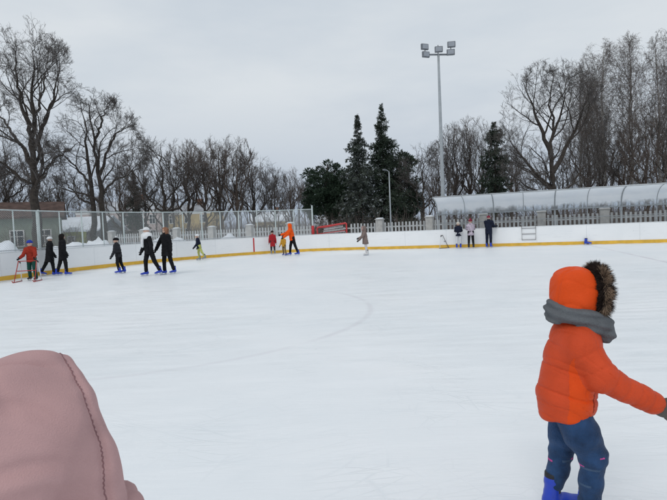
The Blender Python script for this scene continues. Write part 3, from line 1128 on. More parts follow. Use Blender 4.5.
def copy_tree(src, label, loc, rz, scale, group=None):
    r = src.copy(); COL.objects.link(r)
    r.location = tuple(float(v) for v in loc); r.rotation_euler = (0, 0, rz); r.scale = (scale[0], scale[0], scale[1])
    r['label'] = label
    if group: r['group'] = group
    for ch in list(src.children):
        c = ch.copy(); COL.objects.link(c); c.parent = r
    return r


def hpx(px, top, Y):
    return 1.5 + (hor(px) - top) * Y / 500


def tl(pts, Y, x0):
    """pixel polyline of a trunk -> local 3-D points"""
    b = gpt(x0, Y)
    out = []
    for q in pts:
        dy = q[2] if len(q) > 2 else 0
        p = at(q[0], q[1], Y + dy)
        out.append(p - b)
    out[0][2] = -0.1
    return [tuple(v) for v in out]


def tl2(pts, Y, x0):
    b = gpt(x0, Y)
    return [tuple(at(q_[0], q_[1], Y + (q_[2] if len(q_) > 2 else 0)) - b) for q_ in pts]


# big left tree (limbs traced by eye)
Y = 40
g1 = tree_geo(11, [
    (tl([(37, 240), (36.5, 215), (35.5, 195), (34, 178), (33.5, 160)], Y, 37), 0.40, 0.25),
    (tl2([(33.5, 160), (32, 140), (35, 118), (31, 95), (34, 70), (31, 45)], Y, 37), 0.22, 0.014),
    (tl2([(35, 190, 0), (45, 172, -.5), (55, 160, -1), (66, 152, -1.5), (80, 142, -2)], Y, 37), 0.20, 0.014),
    (tl2([(34, 170, 0), (24, 150, .4), (14, 135, .8), (4, 122, 1.4), (-8, 105, 2)], Y, 37), 0.21, 0.014),
    (tl2([(33.5, 150, 0), (42, 128, .5), (50, 108, 1), (56, 88, 1.4), (60, 65, 2)], Y, 37), 0.20, 0.014),
    (tl2([(33, 142, 0), (26, 118, -.8), (20, 95, -1.5), (16, 72, -2), (14, 48, -2.4)], Y, 37), 0.19, 0.014),
    (tl2([(35, 186, 0), (22, 180, -.8), (10, 168, -1.2), (-4, 160, -1.8), (-22, 148, -2)], Y, 37), 0.20, 0.014),
    (tl2([(33, 128, 0), (40, 100, -.8), (45, 76, -1.4), (48, 50, -2)], Y, 37), 0.13, 0.014)], dict(levels=[dict(OAK['levels'][0], n=6, zmin=4.3)] + OAK['levels'][1:], env=(tuple(at(28, 112, 40) - gpt(37, 40)), (60 * 40 / 500, 60 * 0.9 * 40 / 500, 92 * 40 / 500))))
place_tree('bare_tree', 'huge bare spreading tree towering over the green house', g1, gpt(37, Y), (bark, twig))

Y = 46
g2 = tree_geo(23, [
    (tl([(94, 240), (93.5, 215), (92, 190), (89, 165), (86, 140), (84, 118), (80, 100)], Y, 98), 0.30, 0.014),
    (tl([(104, 240), (103, 215), (101, 190), (97, 165), (95, 140), (90, 118), (92, 98)], Y, 98), 0.34, 0.014),
    (tl2([(100, 175), (106, 155), (113, 140), (124, 128), (136, 124)], Y, 98), 0.15, 0.014),
    (tl2([(92, 188), (80, 172), (68, 160), (58, 150), (50, 150)], Y, 98), 0.13, 0.014),
    (tl2([(95, 142), (102, 122), (107, 108), (118, 112)], Y, 98), 0.13, 0.014),
    (tl2([(102, 195), (115, 180), (127, 176), (142, 160)], Y, 98), 0.13, 0.014),
    (tl2([(93, 205), (78, 196), (66, 184), (52, 180)], Y, 98), 0.12, 0.014)], dict(levels=[dict(OAK['levels'][0], n=6, wig=0.22)] + OAK['levels'][1:], env=(tuple(at(98, 152, 46) - gpt(98, 46)), (52 * 46 / 500, 52 * 0.9 * 46 / 500, 62 * 46 / 500))))
place_tree('bare_tree', 'gnarled bare tree with twin dark stems before the pink house', g2, gpt(98, Y), (bark, twig))

Y = 47
g3 = tree_geo(37, [
    (tl([(556, 240), (555, 215), (554, 200), (553, 185), (552, 170)], Y, 556), 0.36, 0.22),
    (tl2([(552, 170), (550, 150), (554, 128), (550, 104), (555, 72)], Y, 556), 0.20, 0.014),
    (tl2([(554, 192), (540, 178), (528, 164), (517, 150), (508, 135)], Y, 556), 0.22, 0.014),
    (tl2([(552, 160), (545, 138), (537, 118), (529, 98), (522, 80)], Y, 556), 0.24, 0.014),
    (tl2([(553, 172), (565, 150), (576, 130), (584, 108), (592, 88)], Y, 556), 0.24, 0.014),
    (tl2([(555, 198), (570, 186), (582, 170), (597, 152)], Y, 556), 0.16, 0.014),
    (tl2([(552, 140), (560, 115), (565, 95), (568, 76)], Y, 556), 0.14, 0.014),
    (tl2([(555, 200), (545, 194), (530, 188), (512, 176), (500, 172)], Y, 556), 0.12, 0.014)], dict(levels=[dict(OAK['levels'][0], n=6)] + OAK['levels'][1:], env=(tuple(at(550, 132, 47) - gpt(556, 47)), (64 * 47 / 500, 64 * 0.9 * 47 / 500, 72 * 47 / 500))))
place_tree('bare_tree', 'wide bare tree with fanned limbs behind the shelter', g3, gpt(556, Y), (bark, twig))

# templates
def straight(H, r, lean=(0, 0), seed=0):
    rg = np.random.default_rng(seed)
    k = 6
    pts = [(lean[0] * H * t + rg.normal(0, 0.02) * H * t * 0.5, lean[1] * H * t + rg.normal(0, 0.02) * H * t * 0.5, H * t - 0.1) for t in np.linspace(0, 1, k)]
    return pts, r, r * 0.15


def leaders(H, r, rx, n, seed, fork=(0.16, 0.42)):
    rg = np.random.default_rng(seed)
    out = [straight(H * 0.9, r, (0.03 * rg.normal(), 0.03 * rg.normal()), seed)]
    out[0] = (out[0][0], r, 0.014)
    a0 = rg.uniform(0, 6.28)
    for k in range(n):
        z0 = H * rg.uniform(*fork)
        a = a0 + 6.283 * k / n + rg.normal(0, 0.25)
        R_ = rx * H * rg.uniform(0.55, 0.98)
        zt = H * (0.97 - 0.42 * (R_ / (rx * H)) ** 2 * rg.uniform(0.6, 1.2))
        pts = []
        for t in np.linspace(0, 1, 6):
            rr_ = R_ * t ** 0.75
            pts.append((math.cos(a) * rr_ + rg.normal(0, 0.018) * H * min(1, t * 3), math.sin(a) * rr_ + rg.normal(0, 0.018) * H * min(1, t * 3), z0 + (zt - z0) * t ** 1.15))
        out.append((pts, r * rg.uniform(0.42, 0.6), 0.014))
    return out


T = []
for k, (H, r, sp, sd_, rx, nl) in enumerate([(11, 0.20, ASH, 51, 0.27, 5), (11, 0.20, OAK, 52, 0.34, 5), (11, 0.18, ASH, 53, 0.24, 6), (11, 0.19, ASH, 54, 0.31, 6)]):
    sp_ = dict(levels=[dict(sp['levels'][0], n=6)] + sp['levels'][1:4], env=((0, 0, H * 0.58), (rx * H, rx * H, H * 0.44)))
    T.append(scale_to(tree_geo(sd_, leaders(H, r, rx, nl, sd_), sp_), 11.0))
Bg = []
for i_, sd_ in enumerate((71, 72)):
    tr_ = [straight(19, 0.20, (0.02 * (-1) ** i_, 0.01), sd_)]
    tr_.append(([(0.1, 0, 3.0), (0.6, 0.2, 7), (1.1, 0.5, 11.5), (1.3, 0.6, 16.5)], 0.12, 0.014))
    Bg.append(scale_to(tree_geo(sd_, tr_, dict(BIRCH, env=((0.3, 0.1, 11.8), (3.6, 3.6, 8.6)))), 20.0))

mid = [  # px, top, depth, template, width factor, label, twig
    (-22, 120, 52, 1, 1.2, 'bare tree at the left picture edge beside the green house', 0),
    (8, 150, 58, 2, 1.1, 'smaller bare tree rising behind the green house roof', 1),
    (62, 165, 66, 0, 1.0, 'thin bare tree rising behind the snowy shed', 0),
    (124, 158, 62, 3, 1.0, 'bare tree before the left half of the pink house', 1),
    (147, 150, 66, 2, 0.9, 'slim bare tree at the right corner of the pink house', 0),
    (167, 134, 57, 1, 1.15, 'bare round tree before the yellow house', 0),
    (190, 140, 62, 0, 1.0, 'bare tree at the right end of the yellow house', 1),
    (206, 141, 58, 3, 1.0, 'bare twiggy tree just right of the yellow house', 1),
    (222, 138, 60, 2, 1.05, 'bare tree in the middle of the brown row behind the fence', 1),
    (238, 137, 58, 0, 1.05, 'tallest bare tree of the brown row behind the fence', 1),
    (255, 150, 62, 1, 0.95, 'bare tree right of the tallest one in the brown row', 0),
    (277, 168, 72, 3, 1.0, 'low bare tree before the cream cottage', 0),
    (293, 167, 70, 2, 1.0, 'low bare tree just left of the dark pine', 1),
    (312, 178, 75, 0, 0.9, 'small bare tree under the left side of the pine', 0),
    (424, 142, 50, 1, 1.0, 'crooked bare tree right beside the spruces', 0),
    (442, 150, 60, 2, 1.0, 'bare tree directly behind the floodlight mast', 1),
    (456, 124, 60, 0, 0.8, 'tall narrow bare tree right of the floodlight mast', 0),
    (471, 117, 62, 3, 0.8, 'second bare tree right of the floodlight mast', 1),
    (484, 128, 58, 2, 0.8, 'bare tree just left of the narrow dark spruce', 0),
    (512, 145, 70, 0, 0.9, 'bare tree just right of the narrow dark spruce', 1),
    (589, 104, 62, 3, 0.8, 'brown bare tree behind the fanned tree on its right', 1),
    (602, 128, 56, 1, 0.9, 'dark bare tree below the leftmost tall birch', 0),
    (624, 122, 58, 0, 0.95, 'dense bare tree between the tall birches', 1),
    (648, 105, 52, 2, 1.0, 'bare tree below the two right hand birches', 1),
    (676, 95, 55, 3, 1.0, 'bare tree at the right picture edge behind the shelter', 0),
]
src = {}
for k, (px, top, Y, ti, wf, lab, tw) in enumerate(mid):
    key = (ti, tw)
    H = hpx(px, top, Y)
    sc_k = (H / 11.0 * wf, H / 11.0)
    rz = (k * 2.399) % 6.283
    if key not in src:
        t = place_tree('bare_tree', lab, T[ti], gpt(px, Y), ((bark2 if tw else bark), (twig2 if tw else twig)), rz, 'bare trees around the rink')
        t.scale = (sc_k[0], sc_k[0], sc_k[1])
        src[key] = t
    else:
        copy_tree(src[key], lab, gpt(px, Y), rz, sc_k, 'bare trees around the rink')
bsrc = None
for k, (px, top, Y, lab) in enumerate([(581, 66, 66, 'tall birch with thin upright crown left of the other birches'), (606, 42, 60, 'tall birch with drooping twigs, second from the left'),
                                       (633, 36, 60, 'tallest birch with drooping twigs over the shelter'), (662, 34, 58, 'tall birch at the right picture edge'), (690, 30, 60, 'birch half cut off at the right picture edge')]):
    H = hpx(px, top, Y)
    wf = 0.9
    g_ = Bg[k % 2]
    if k < 2:
        t = place_tree('birch_tree', lab, g_, gpt(px, Y), (birchb, twig2), k * 1.3, 'tall birches behind the shelter')
        t.scale = (H / 20 * wf, H / 20 * wf, H / 20)
        src['b%d' % k] = t
    else:
        copy_tree(src['b%d' % (k % 2)], lab, gpt(px, Y), k * 1.9, (H / 20 * wf, H / 20), 'tall birches behind the shelter')

# far woods: one mass
wg = scale_to(tree_geo(91, [straight(8, 0.14, (0, 0), 91)], THIN), 9.0)
wv, wq = merge([wg[0], wg[1]])
Vs = []; Qs = []; n = 0
rgw = np.random.default_rng(5)
for k in range(130):
    px = -120 + 920 * (k + rgw.random() * 0.8) / 130
    Y = rgw.uniform(78, 120)
    top = 186 + rgw.uniform(-12, 14)
    if px > 400: top -= 6 + (px - 400) * 0.09
    if px < 160: top += 4
    H = max(4.5, hpx(px, top, Y))
    s_ = H / 9.0
    a_ = rgw.uniform(0, 6.28)
    c_, si = math.cos(a_), math.sin(a_)
    v = wv * (s_ * rgw.uniform(0.9, 1.3), s_ * rgw.uniform(0.9, 1.3), s_)
    v = np.column_stack([v[:, 0] * c_ - v[:, 1] * si, v[:, 0] * si + v[:, 1] * c_, v[:, 2]]) + gpt(px, Y)
    Vs.append(v.astype(np.float32)); Qs.append(wq + n); n += len(v)
wo = obj('far_woods', mesh_np('far_woods', np.concatenate(Vs), [np.concatenate(Qs)]), twig)
struct(wo, 'stuff')

# brush at the foot of the trees, one mass
Vs = []; n = 0
br_p = []
N = 9000
pxr = rgw.uniform(-60, 740, N)
Yr = rgw.uniform(44, 75, N)
keep = ~((pxr > 60) & (pxr < 200) & (rgw.random(N) < 0.55))
pxr, Yr = pxr[keep], Yr[keep]
st_ = np.array([gpt(a, b) for a, b in zip(pxr, Yr)])
dd = rgw.normal(0, 0.35, (len(st_), 3)); dd[:, 2] = 1
pt_, rd_ = grow(rgw, st_, dd, rgw.uniform(1.0, 3.2, len(st_)), np.full(len(st_), 0.02), np.full(len(st_), 0.008), 6, 0.16, 0.02)
p2, d2, l2, r2_ = children(rgw, pt_, rd_, 4, 0.2, 1, (20, 50), 0.5, 0.6, 0.009)
pt2, rd2 = grow(rgw, p2, d2, l2, r2_, r2_ * 0.5, 4, 0.15, 0.03)
bv, bq = merge([tubes(pt_, rd_, 3), tubes(pt2, rd2, 3)])
struct(obj('undergrowth', mesh_np('undergrowth', bv, [bq]), twig2), 'stuff')

# ---- conifers
needle = mat('spruce_needles', (0.044, 0.060, 0.043), 0.9, 0.5, 1.2, snow=0.02, spec=0.1)
needle_s = mat('spruce_needles_snowy', (0.060, 0.071, 0.058), 0.9, 0.5, 1.2, snow=0.16, spec=0.1)
pinen = mat('pine_needles', (0.036, 0.056, 0.037), 0.9, 0.5, 1.0, spec=0.1)


def leaf_tris(rg, P, D, ln, wd):
    """one narrow kite (two triangles as one quad) per point along D"""
    N = len(P)
    D = D / (np.linalg.norm(D, axis=1)[:, None] + 1e-9)
    q = rg.normal(size=(N, 3)); q -= (q * D).sum(1)[:, None] * D; q /= np.linalg.norm(q, axis=1)[:, None] + 1e-9
    a = P; c = P + D * ln[:, None]; m_ = P + D * (ln * 0.45)[:, None]
    b = m_ + q * wd[:, None]; d = m_ - q * wd[:, None]
    V = np.stack([a, b, c, d], 1).reshape(-1, 3)
    Q = np.arange(4 * N).reshape(N, 4)
    return V, Q


def spruce_geo(seed, H, Rb, shape=1.0, dens=1.0, zlo=0.06):
    rg = np.random.default_rng(seed)
    nb = int(330 * dens)
    t = np.sort(rg.random(nb)) ** 0.95
    z = H * (zlo + (0.995 - zlo) * t)
    az0 = rg.uniform(0, 6.283, nb)
    Lb = Rb * (1 - (z / H)) ** shape * rg.uniform(0.45, 1.25, nb) + 0.08
    lob = 1 + 0.22 * np.sin(z * 2.6 + seed) + 0.12 * np.sin(az0 * 2 + z)
    Lb *= lob
    az = az0
    d = np.column_stack([np.cos(az), np.sin(az), 0.25 - 0.55 * (1 - z / H)])
    st = np.column_stack([0 * z, 0 * z, z])
    pts, rad = grow(rg, st, d, Lb, np.full(nb, 0.03), np.full(nb, 0.006), 7, 0.06, 0.035, 0.0)
    pts[:, :, 2] -= (np.linspace(0, 1, 7)[None] ** 2) * (Lb * 0.16)[:, None]
    P = []; D = []; ln = []
    p, dd, l, r = children(rg, pts, rad, 9, 0.12, 1.0, (35, 70), 0.34, 0.6, 0.006)
    assert len(p) == nb * 9
    dd[:, 2] -= 0.25
    tw, tr = grow(rg, p, dd, np.maximum(l, 0.15), r, r * 0.5, 4, 0.08, -0.05)
    for arr, nn_, lf in ((pts, 20, 0.27), (tw, 12, 0.24)):
        N, K_, _ = arr.shape
        tt = rg.random((N, nn_)) * (K_ - 1.01)
        i = tt.astype(int); f = (tt - i)[..., None]
        ar = np.arange(N)[:, None]
        pp = arr[ar, i] * (1 - f) + arr[ar, i + 1] * f
        td = arr[ar, i + 1] - arr[ar, i]; td /= np.linalg.norm(td, axis=2)[..., None] + 1e-9
        dv = td + rg.normal(0, 0.55, td.shape); dv[..., 2] -= 0.18
        P.append(pp.reshape(-1, 3)); D.append(dv.reshape(-1, 3)); ln.append((lf * np.clip(Lb / 1.2, 0.35, 1)[np.arange(N) // (N // nb)][:, None] * rg.uniform(0.6, 1.3, (N, nn_))).ravel())
    P = np.concatenate(P); D = np.concatenate(D); ln = np.concatenate(ln)
    nv = leaf_tris(rg, P, D, ln, ln * 0.13)
    tz = np.linspace(0, H * 0.99, 9)
    tk = tubes(np.column_stack([0 * tz, 0 * tz, tz - 0.1])[None], np.linspace(H * 0.016, 0.012, 9)[None], 8)
    return merge([tk, tubes(pts, rad, 3)]), nv


def pine_geo(seed, H, W, Dp, zc, clumps):
    rg = np.random.default_rng(seed)
    P = []; D = []
    tz = [(0, 0, -0.1), (0.1, 0, H * .3), (-0.1, .1, H * .6), (0.1, 0, H * .9)]
    trk = tree_geo(seed, [(tz, 0.24, 0.06)], dict(levels=[dict(n=16, t=(0.35, 0.98), ang=(50, 85), len=0.38, rf=0.45, rmin=0.03, K=7, wig=0.14, up=0.06, sides=5)]))
    for k in range(clumps):
        u = rg.normal(size=3); u /= np.linalg.norm(u)
        rr_ = rg.random() ** 0.45
        c = np.array([u[0] * W / 2 * rr_, u[1] * Dp / 2 * rr_, zc + u[2] * (H - zc) * 0.92 * rr_])
        if u[2] < 0:
            c[2] = zc + u[2] * (H - zc) * 0.7 * rr_
        r_ = rg.uniform(0.35, 0.75)
        m_ = 130
        v = rg.normal(size=(m_, 3)); v /= np.linalg.norm(v, axis=1)[:, None]
        q = v * (rg.random(m_) ** 0.4)[:, None] * np.array([r_, r_, r_ * 0.55])
        P.append(c + q); D.append(v + np.array([0, 0, 0.35]) + rg.normal(0, 0.3, (m_, 3)))
    P = np.concatenate(P); D = np.concatenate(D)
    ln = rg.uniform(0.14, 0.34, len(P))
    return trk[0], leaf_tris(rg, P, D, ln, ln * 0.2)


def conifer(name, label, geo, loc, nm, rz=0):
    t = thing(name, label, 'tree', loc, rz)
    obj('trunk', mesh_np('trunk', geo[0][0], [geo[0][1]]), bark, t, True)
    obj('crown', mesh_np('crown', geo[1][0], [geo[1][1]]), nm, t, False)
    return t


conifer('spruce_tree', 'tallest dark spruce with a ragged pointed tip', spruce_geo(3, hpx(385, 105, 50), 3.9, 1.12, 1.35), gpt(386, 50), needle)
conifer('spruce_tree', 'snow dusted spruce with a thin spire, left of the tallest', spruce_geo(4, hpx(362, 116, 48), 3.4, 1.15, 1.2), gpt(362, 48), needle_s)
conifer('pine_tree', 'broad dark conifer filling the right side of the spruces', pine_geo(8, hpx(403, 143, 52), 4.6, 4.2, 4.4, 150), gpt(402, 52), needle)
conifer('pine_tree', 'rounded dark green pine left of the spruces', pine_geo(9, hpx(330, 156, 55), 5.8, 4.6, 4.8, 170), gpt(330, 55), pinen)
conifer('pine_tree', 'low dark pine wedged between round pine and spruce', pine_geo(10, hpx(349, 166, 58), 4.0, 3.6, 4.0, 100), gpt(349, 58), pinen)
conifer('spruce_tree', 'narrow dark spruce standing alone among bare trees', spruce_geo(6, hpx(497, 123, 54), 2.2, 0.55, 0.8, 0.2), gpt(497, 54), needle)
conifer('spruce_tree', 'small dark spruce behind the pink house trees', spruce_geo(12, hpx(137, 171, 68), 2.0, 0.8, 0.7, 0.2), gpt(137, 68), needle)

# ------------------------------------------------------------------ people
skin = mat('skin', (0.55, 0.36, 0.28), 0.6, 0.06, 20)
eyem = mat('eye_dark', (0.02, 0.018, 0.016), 0.3, 0.1)
steelb = mat('blade_steel', (0.55, 0.57, 0.6), 0.3, 0.05, metal=0.8)


def cloth(name, col, var=0.16, bump=0.5, bscale=60, rough=0.9, sheen=0.0):
    return mat(name, col, rough, var, 9.0, bump, bscale, sheen=sheen, spec=0.12)


black = cloth('black_fabric', (0.012, 0.012, 0.014), 0.3)
charc = cloth('charcoal_fabric', (0.028, 0.029, 0.034), 0.3)
navy = cloth('navy_fabric', (0.014, 0.018, 0.034), 0.3)
white_k = cloth('white_knit', (0.72, 0.73, 0.74), 0.1, 0.8, 90)
greyg = cloth('grey_fabric', (0.16, 0.16, 0.17), 0.2)
bluep = mat('blue_plastic', (0.012, 0.045, 0.42), 0.35, 0.12, 8, spec=0.5)
blackp = mat('black_plastic', (0.02, 0.02, 0.022), 0.5, 0.2)
greyp = mat('grey_boot', (0.22, 0.24, 0.26), 0.5, 0.2)
whitep = mat('white_boot', (0.62, 0.62, 0.62), 0.5, 0.1)

_skate = {}


def skate_meshes(m):
    if m.name in _skate:
        return _skate[m.name]

    def f(P):
        foot = chain(P, [A3(-0.06, 0, 0.095), A3(0.05, 0, 0.085), A3(0.15, 0, 0.075)], [0.046, 0.043, 0.036], 0.03)
        sh_ = rcone(P, A3(-0.045, 0, 0.10), A3(-0.03, 0, 0.29), 0.048, 0.055)
        d = sm(foot, sh_, 0.035)
        d = smax(d, 0.055 - P[:, 2], 0.008)
        d = smax(d, P[:, 2] - 0.285, 0.01)
        d = d - 0.004 * np.maximum(0, np.sin(P[:, 2] * 90)) * (P[:, 2] > 0.12)
        return d
    a = sdf_mesh('skate', f, (-.16, -.1, 0.0), (.24, .1, .33), 0.011)
    a.materials.append(m); a.materials.append(blackp)
    n = len(a.polygons); c = np.empty(n * 3, np.float32); a.polygons.foreach_get('center', c); c = c.reshape(-1, 3)
    mi = ((c[:, 2] > 0.262) | ((c[:, 2] > .155) & (c[:, 2] < .18) & (c[:, 0] > -.02))).astype(np.int32)
    a.polygons.foreach_set('material_index', mi)
    a.polygons.foreach_set('use_smooth', np.ones(n, bool))
    b = MB()
    b.box((0.045, 0, 0.012), (0.27, 0.005, 0.024))
    for x in (-0.05, 0.11):
        b.box((x, 0, 0.042), (0.07, 0.022, 0.034))
    tmp = b.build('blade', steelb)
    bm_ = tmp.data
    bpy.data.objects.remove(tmp)
    _skate[m.name] = (a, bm_)
    return _skate[m.name]


def add_skate(parent, loc, rz, scale, m, pitch=0.0):
    a, b = skate_meshes(m)
    o = obj('skate', a, None, parent, True); o.location = tuple(loc); o.rotation_euler = (0, pitch, rz); o.scale = (scale,) * 3
    c = obj('blade', b, None, o)
    return o


_glove = {}


def glove_mesh(m):
    if m.name in _glove:
        return _glove[m.name]

    def f(P):
        # hand along -Z (fingers down), palm facing +Y side, thumb towards +X
        d = ell(P, (0, 0, -0.045), (0.042, 0.020, 0.055))
        d = sm(d, rcone(P, A3(0, 0, 0.02), A3(0, 0, -0.02), 0.032, 0.032), 0.02)
        for x, l0, l1 in ((0.030, 0.036, 0.030), (0.010, 0.042, 0.034), (-0.011, 0.039, 0.031), (-0.031, 0.030, 0.024)):
            a = A3(x, 0, -0.085); b = A3(x * 1.1, 0.012, -0.085 - l0); c = A3(x * 1.1, 0.036, -0.085 - l0 - l1 * 0.75)
            d = sm(d, chain(P, [a, b, c], [0.0115, 0.0105, 0.009], 0.006), 0.006)
        d = sm(d, chain(P, [A3(0.03, 0.004, -0.025), A3(0.058, 0.014, -0.052), A3(0.060, 0.026, -0.08)], [0.015, 0.0125, 0.010], 0.008), 0.01)
        return d
    me = sdf_mesh('glove', f, (-.08, -.06, -.20), (.1, .08, .06), 0.006)
    me.materials.append(m)
    me.polygons.foreach_set('use_smooth', np.ones(len(me.polygons), bool))
    _glove[m.name] = me
    return me


def add_glove(parent, wrist, d, m, scale=1.0, mirror=1, name='glove'):
    o = obj(name, glove_mesh(m), None, parent, True)
    q = Vector((0, 0, -1)).rotation_difference(Vector(tuple(d)).normalized())
    o.rotation_mode = 'QUATERNION'; o.rotation_quaternion = q
    o.location = tuple(np.asarray(wrist) + 0.015 * scale * np.asarray(d) / np.linalg.norm(d))
    o.scale = (scale, mirror * scale, scale)
    return o


def person(label, loc, face, S, jac, trou, boots=None, hat=None, hood=None, hair=None, glove=black, scarf=None,
           lean=4.0, legs=((8, 4, 12), (-8, 4, 12)), arms=((10, 10, 20), (-5, 10, 20)), hem=0.47, child=False, eyes=True,
           head_turn=0.0, coat_flare=0.0, baggy=1.0, sleeve=None, res=None, group=None, fur=None, shawl=None, jac_fn=None, head_nod=0.0):
    """local frame: +X forward, +Y the figure's left, Z up; legs/arms = (left, right) of (swing, out, bend) in degrees"""
    res = res or 0.0145
    S = S * 1.035
    root = thing('person', label, 'person', loc, face, group)
    hz = 0.515 if child else 0.53
    hr = (0.080 if child else 0.068) * S        # half head height
    sh_z = (0.775 if child else 0.812) * S
    hipw = 0.052 * S
    shw = (0.098 if child else 0.108) * S
    l1 = 0.245 * S; l2 = 0.235 * S
    sk = S / 1.70 * (1.12 if child else 1.0)
    # legs relative to pelvis
    J = []
    for side, (sw, out, kb) in zip((1, -1), legs):
        a = R(sw); o_ = R(out) * side
        th = A3(math.sin(a), math.sin(o_), -math.cos(a)); th /= np.linalg.norm(th)
        a2 = a - R(kb)
        sn = A3(math.sin(a2), math.sin(o_) * 0.8, -math.cos(a2)); sn /= np.linalg.norm(sn)
        hip = A3(0, side * hipw, 0); kn = hip + th * l1; an = kn + sn * l2
        J.append((hip, kn, an))
    low = min(j[2][2] for j in J)
    ank = 0.125 * sk
    pz = ank - low
    off = A3(-(J[0][2][0] + J[1][2][0]) / 2 * 0.8, 0, pz)
    J = [tuple(q + off for q in j) for j in J]
    pel = off.copy()
    ln = R(lean)
    up = A3(math.sin(ln), 0, math.cos(ln))
    tor = sh_z - hz * S
    chest = pel + up * tor
    neck = chest + up * 0.035 * S
    hd = neck + A3(math.sin(ln * 0.6 + R(head_nod)), 0, math.cos(ln * 0.6)) * hr * 1.12
    ar = []
    ua = 0.168 * S; fa = 0.140 * S
    for side, (sw, out, eb) in zip((1, -1), arms):
        a = R(sw); o_ = R(out) * side
        d1 = A3(math.sin(a), math.sin(o_), -math.cos(a)); d1 /= np.linalg.norm(d1)
        a2 = a + R(eb)
        d2 = A3(math.sin(a2), math.sin(o_) * 0.6, -math.cos(a2)); d2 /= np.linalg.norm(d2)
        s_ = chest + A3(0, side * shw, -0.015 * S)
        e = s_ + d1 * ua; w_ = e + d2 * fa
        ar.append((s_, e, w_, d2))
    ct, st_ = math.cos(head_turn), math.sin(head_turn)

    def hl(x, y, z):
        return hd + A3(ct * x - st_ * y, st_ * x + ct * y, z) * hr

    def fhead(P):
        Q_ = P - hd
        X = (ct * Q_[:, 0] + st_ * Q_[:, 1]) / hr; Y_ = (-st_ * Q_[:, 0] + ct * Q_[:, 1]) / hr
        Pn = np.column_stack([X, Y_, Q_[:, 2] / hr])
        d = ell(Pn, (-0.06, 0, 0.18), (0.84, 0.68, 0.80))
        d = sm(d, ell(Pn, (0.14, 0, -0.38), (0.56, 0.50, 0.55)), 0.25)
        for s2 in (1, -1):
            d = smax(d, -ell(Pn, (0.82, 0.27 * s2, 0.06), (0.22, 0.17, 0.12)), 0.12)
            d = sm(d, ell(Pn, (-0.06, 0.68 * s2, 0.0), (0.14, 0.09, 0.22)), 0.06)
        d = sm(d, rcone(Pn, A3(0.74, 0, 0.08), A3(0.88, 0, -0.20), 0.06, 0.12), 0.10)
        d = sm(d, ell(Pn, (0.66, 0, -0.50), (0.10, 0.22, 0.07)), 0.08)
        return d * hr

    def fbody(P):
        d = fhead(P)
        d = sm(d, rcone(P, chest - up * 0.02, hd - A3(0, 0, hr * 0.55), 0.034 * S, 0.034 * S), 0.03)
        d = sm(d, rcone(P, pel, chest - up * 0.05 * S, 0.055 * S, 0.050 * S), 0.03)
        for j in J:
            d = sm(d, chain(P, [j[0], j[1], j[2]], [0.046 * S, 0.032 * S, 0.022 * S], 0.02), 0.03)
        for a_ in ar:
            d = sm(d, chain(P, [chest - up * .02 * S, a_[0], a_[1], a_[2]], [0.04 * S, 0.030 * S, 0.023 * S, 0.017 * S], 0.02), 0.03)
        return d
    lo = np.array([-0.75, -0.6, 0.0]) * S; hi = np.array([0.75, 0.6, 1.15]) * S
    allp = np.array([q for j in J for q in j] + [q for a_ in ar for q in a_[:3]] + [hd, pel])
    lo = allp.min(0) - 0.16 * S; hi = allp.max(0) + 0.17 * S
    obj('body', sdf_mesh('body', fbody, lo, hi, res), skin, root, True)
    if eyes:
        for s2 in (1, -1):
            e_ = sdf_mesh('eye', lambda P: np.linalg.norm(P, axis=1) - 0.012, (-.02, -.02, -.02), (.02, .02, .02), 0.005)
            eo = obj('eye', e_, eyem, root, True)
            eo.location = tuple(hl(0.70, 0.27 * s2, 0.08)); eo.scale = (S / 1.7,) * 3
    # trousers
    def ftr(P):
        d = None
        for j in J:
            an2 = j[2] + (j[1] - j[2]) * 0.25
            e = chain(P, [j[0] + A3(0, 0, 0.02 * S), j[1], an2, j[2] + (j[1] - j[2]) * 0.12], [0.060 * S * baggy, 0.043 * S * baggy, 0.036 * S * baggy, 0.036 * S * baggy], 0.02)
            d = e if d is None else sm(d, e, 0.025)
        d = sm(d, ell(P, pel + up * 0.03 * S, (0.078 * S, 0.098 * S, 0.085 * S)), 0.03)
        d = d + 0.0035 * np.sin(P[:, 2] * 75 + 4 * np.sin(P[:, 0] * 30))
        return d
    obj('trousers', sdf_mesh('trousers', ftr, lo, hi, res), trou, root, True)
    # jacket
    hemz = hem * S if hem else 0
    hc = pel + (up * (hemz - pel[2]) if hemz > pel[2] else A3(0, 0, hemz - pel[2]))

    def fjk(P):
        d = None
        for s2 in (1, -1):
            top_ = chest + A3(0, s2 * 0.055 * S, -0.035 * S)
            bot = hc + A3(0, s2 * (0.035 + coat_flare * 0.6) * S, -0.03 * S)
            e = chain(P, [top_, pel + up * tor * 0.45 + A3(0, s2 * 0.036 * S, 0), bot], [0.070 * S, 0.068 * S, (0.078 + coat_flare) * S], 0.03)
            d = e if d is None else sm(d, e, 0.04)
        d = sm(d, chain(P, [chest - up * 0.02 * S, pel + up * tor * 0.45, hc], [0.078 * S, 0.080 * S, (0.088 + coat_flare) * S], 0.03), 0.03)
        d = smax(d, hc[2] - P[:, 2] + 0.006 * np.sin(P[:, 1] * 40), 0.012)
        for a_ in ar:
            e = chain(P, [chest + A3(0, np.sign(a_[0][1]) * 0.05 * S, -0.02 * S), a_[0], a_[1], a_[2]], [0.05 * S, 0.050 * S, 0.042 * S, 0.036 * S], 0.02)
            d = sm(d, e, 0.025)
        d = sm(d, rcone(P, chest, chest + up * 0.045 * S, 0.058 * S, 0.050 * S), 0.03)
        d = d + 0.004 * np.sin(P[:, 2] * 62 + 3 * np.sin(P[:, 1] * 18))
        return d
    jm = sdf_mesh('jacket', fjk, lo, hi, res)
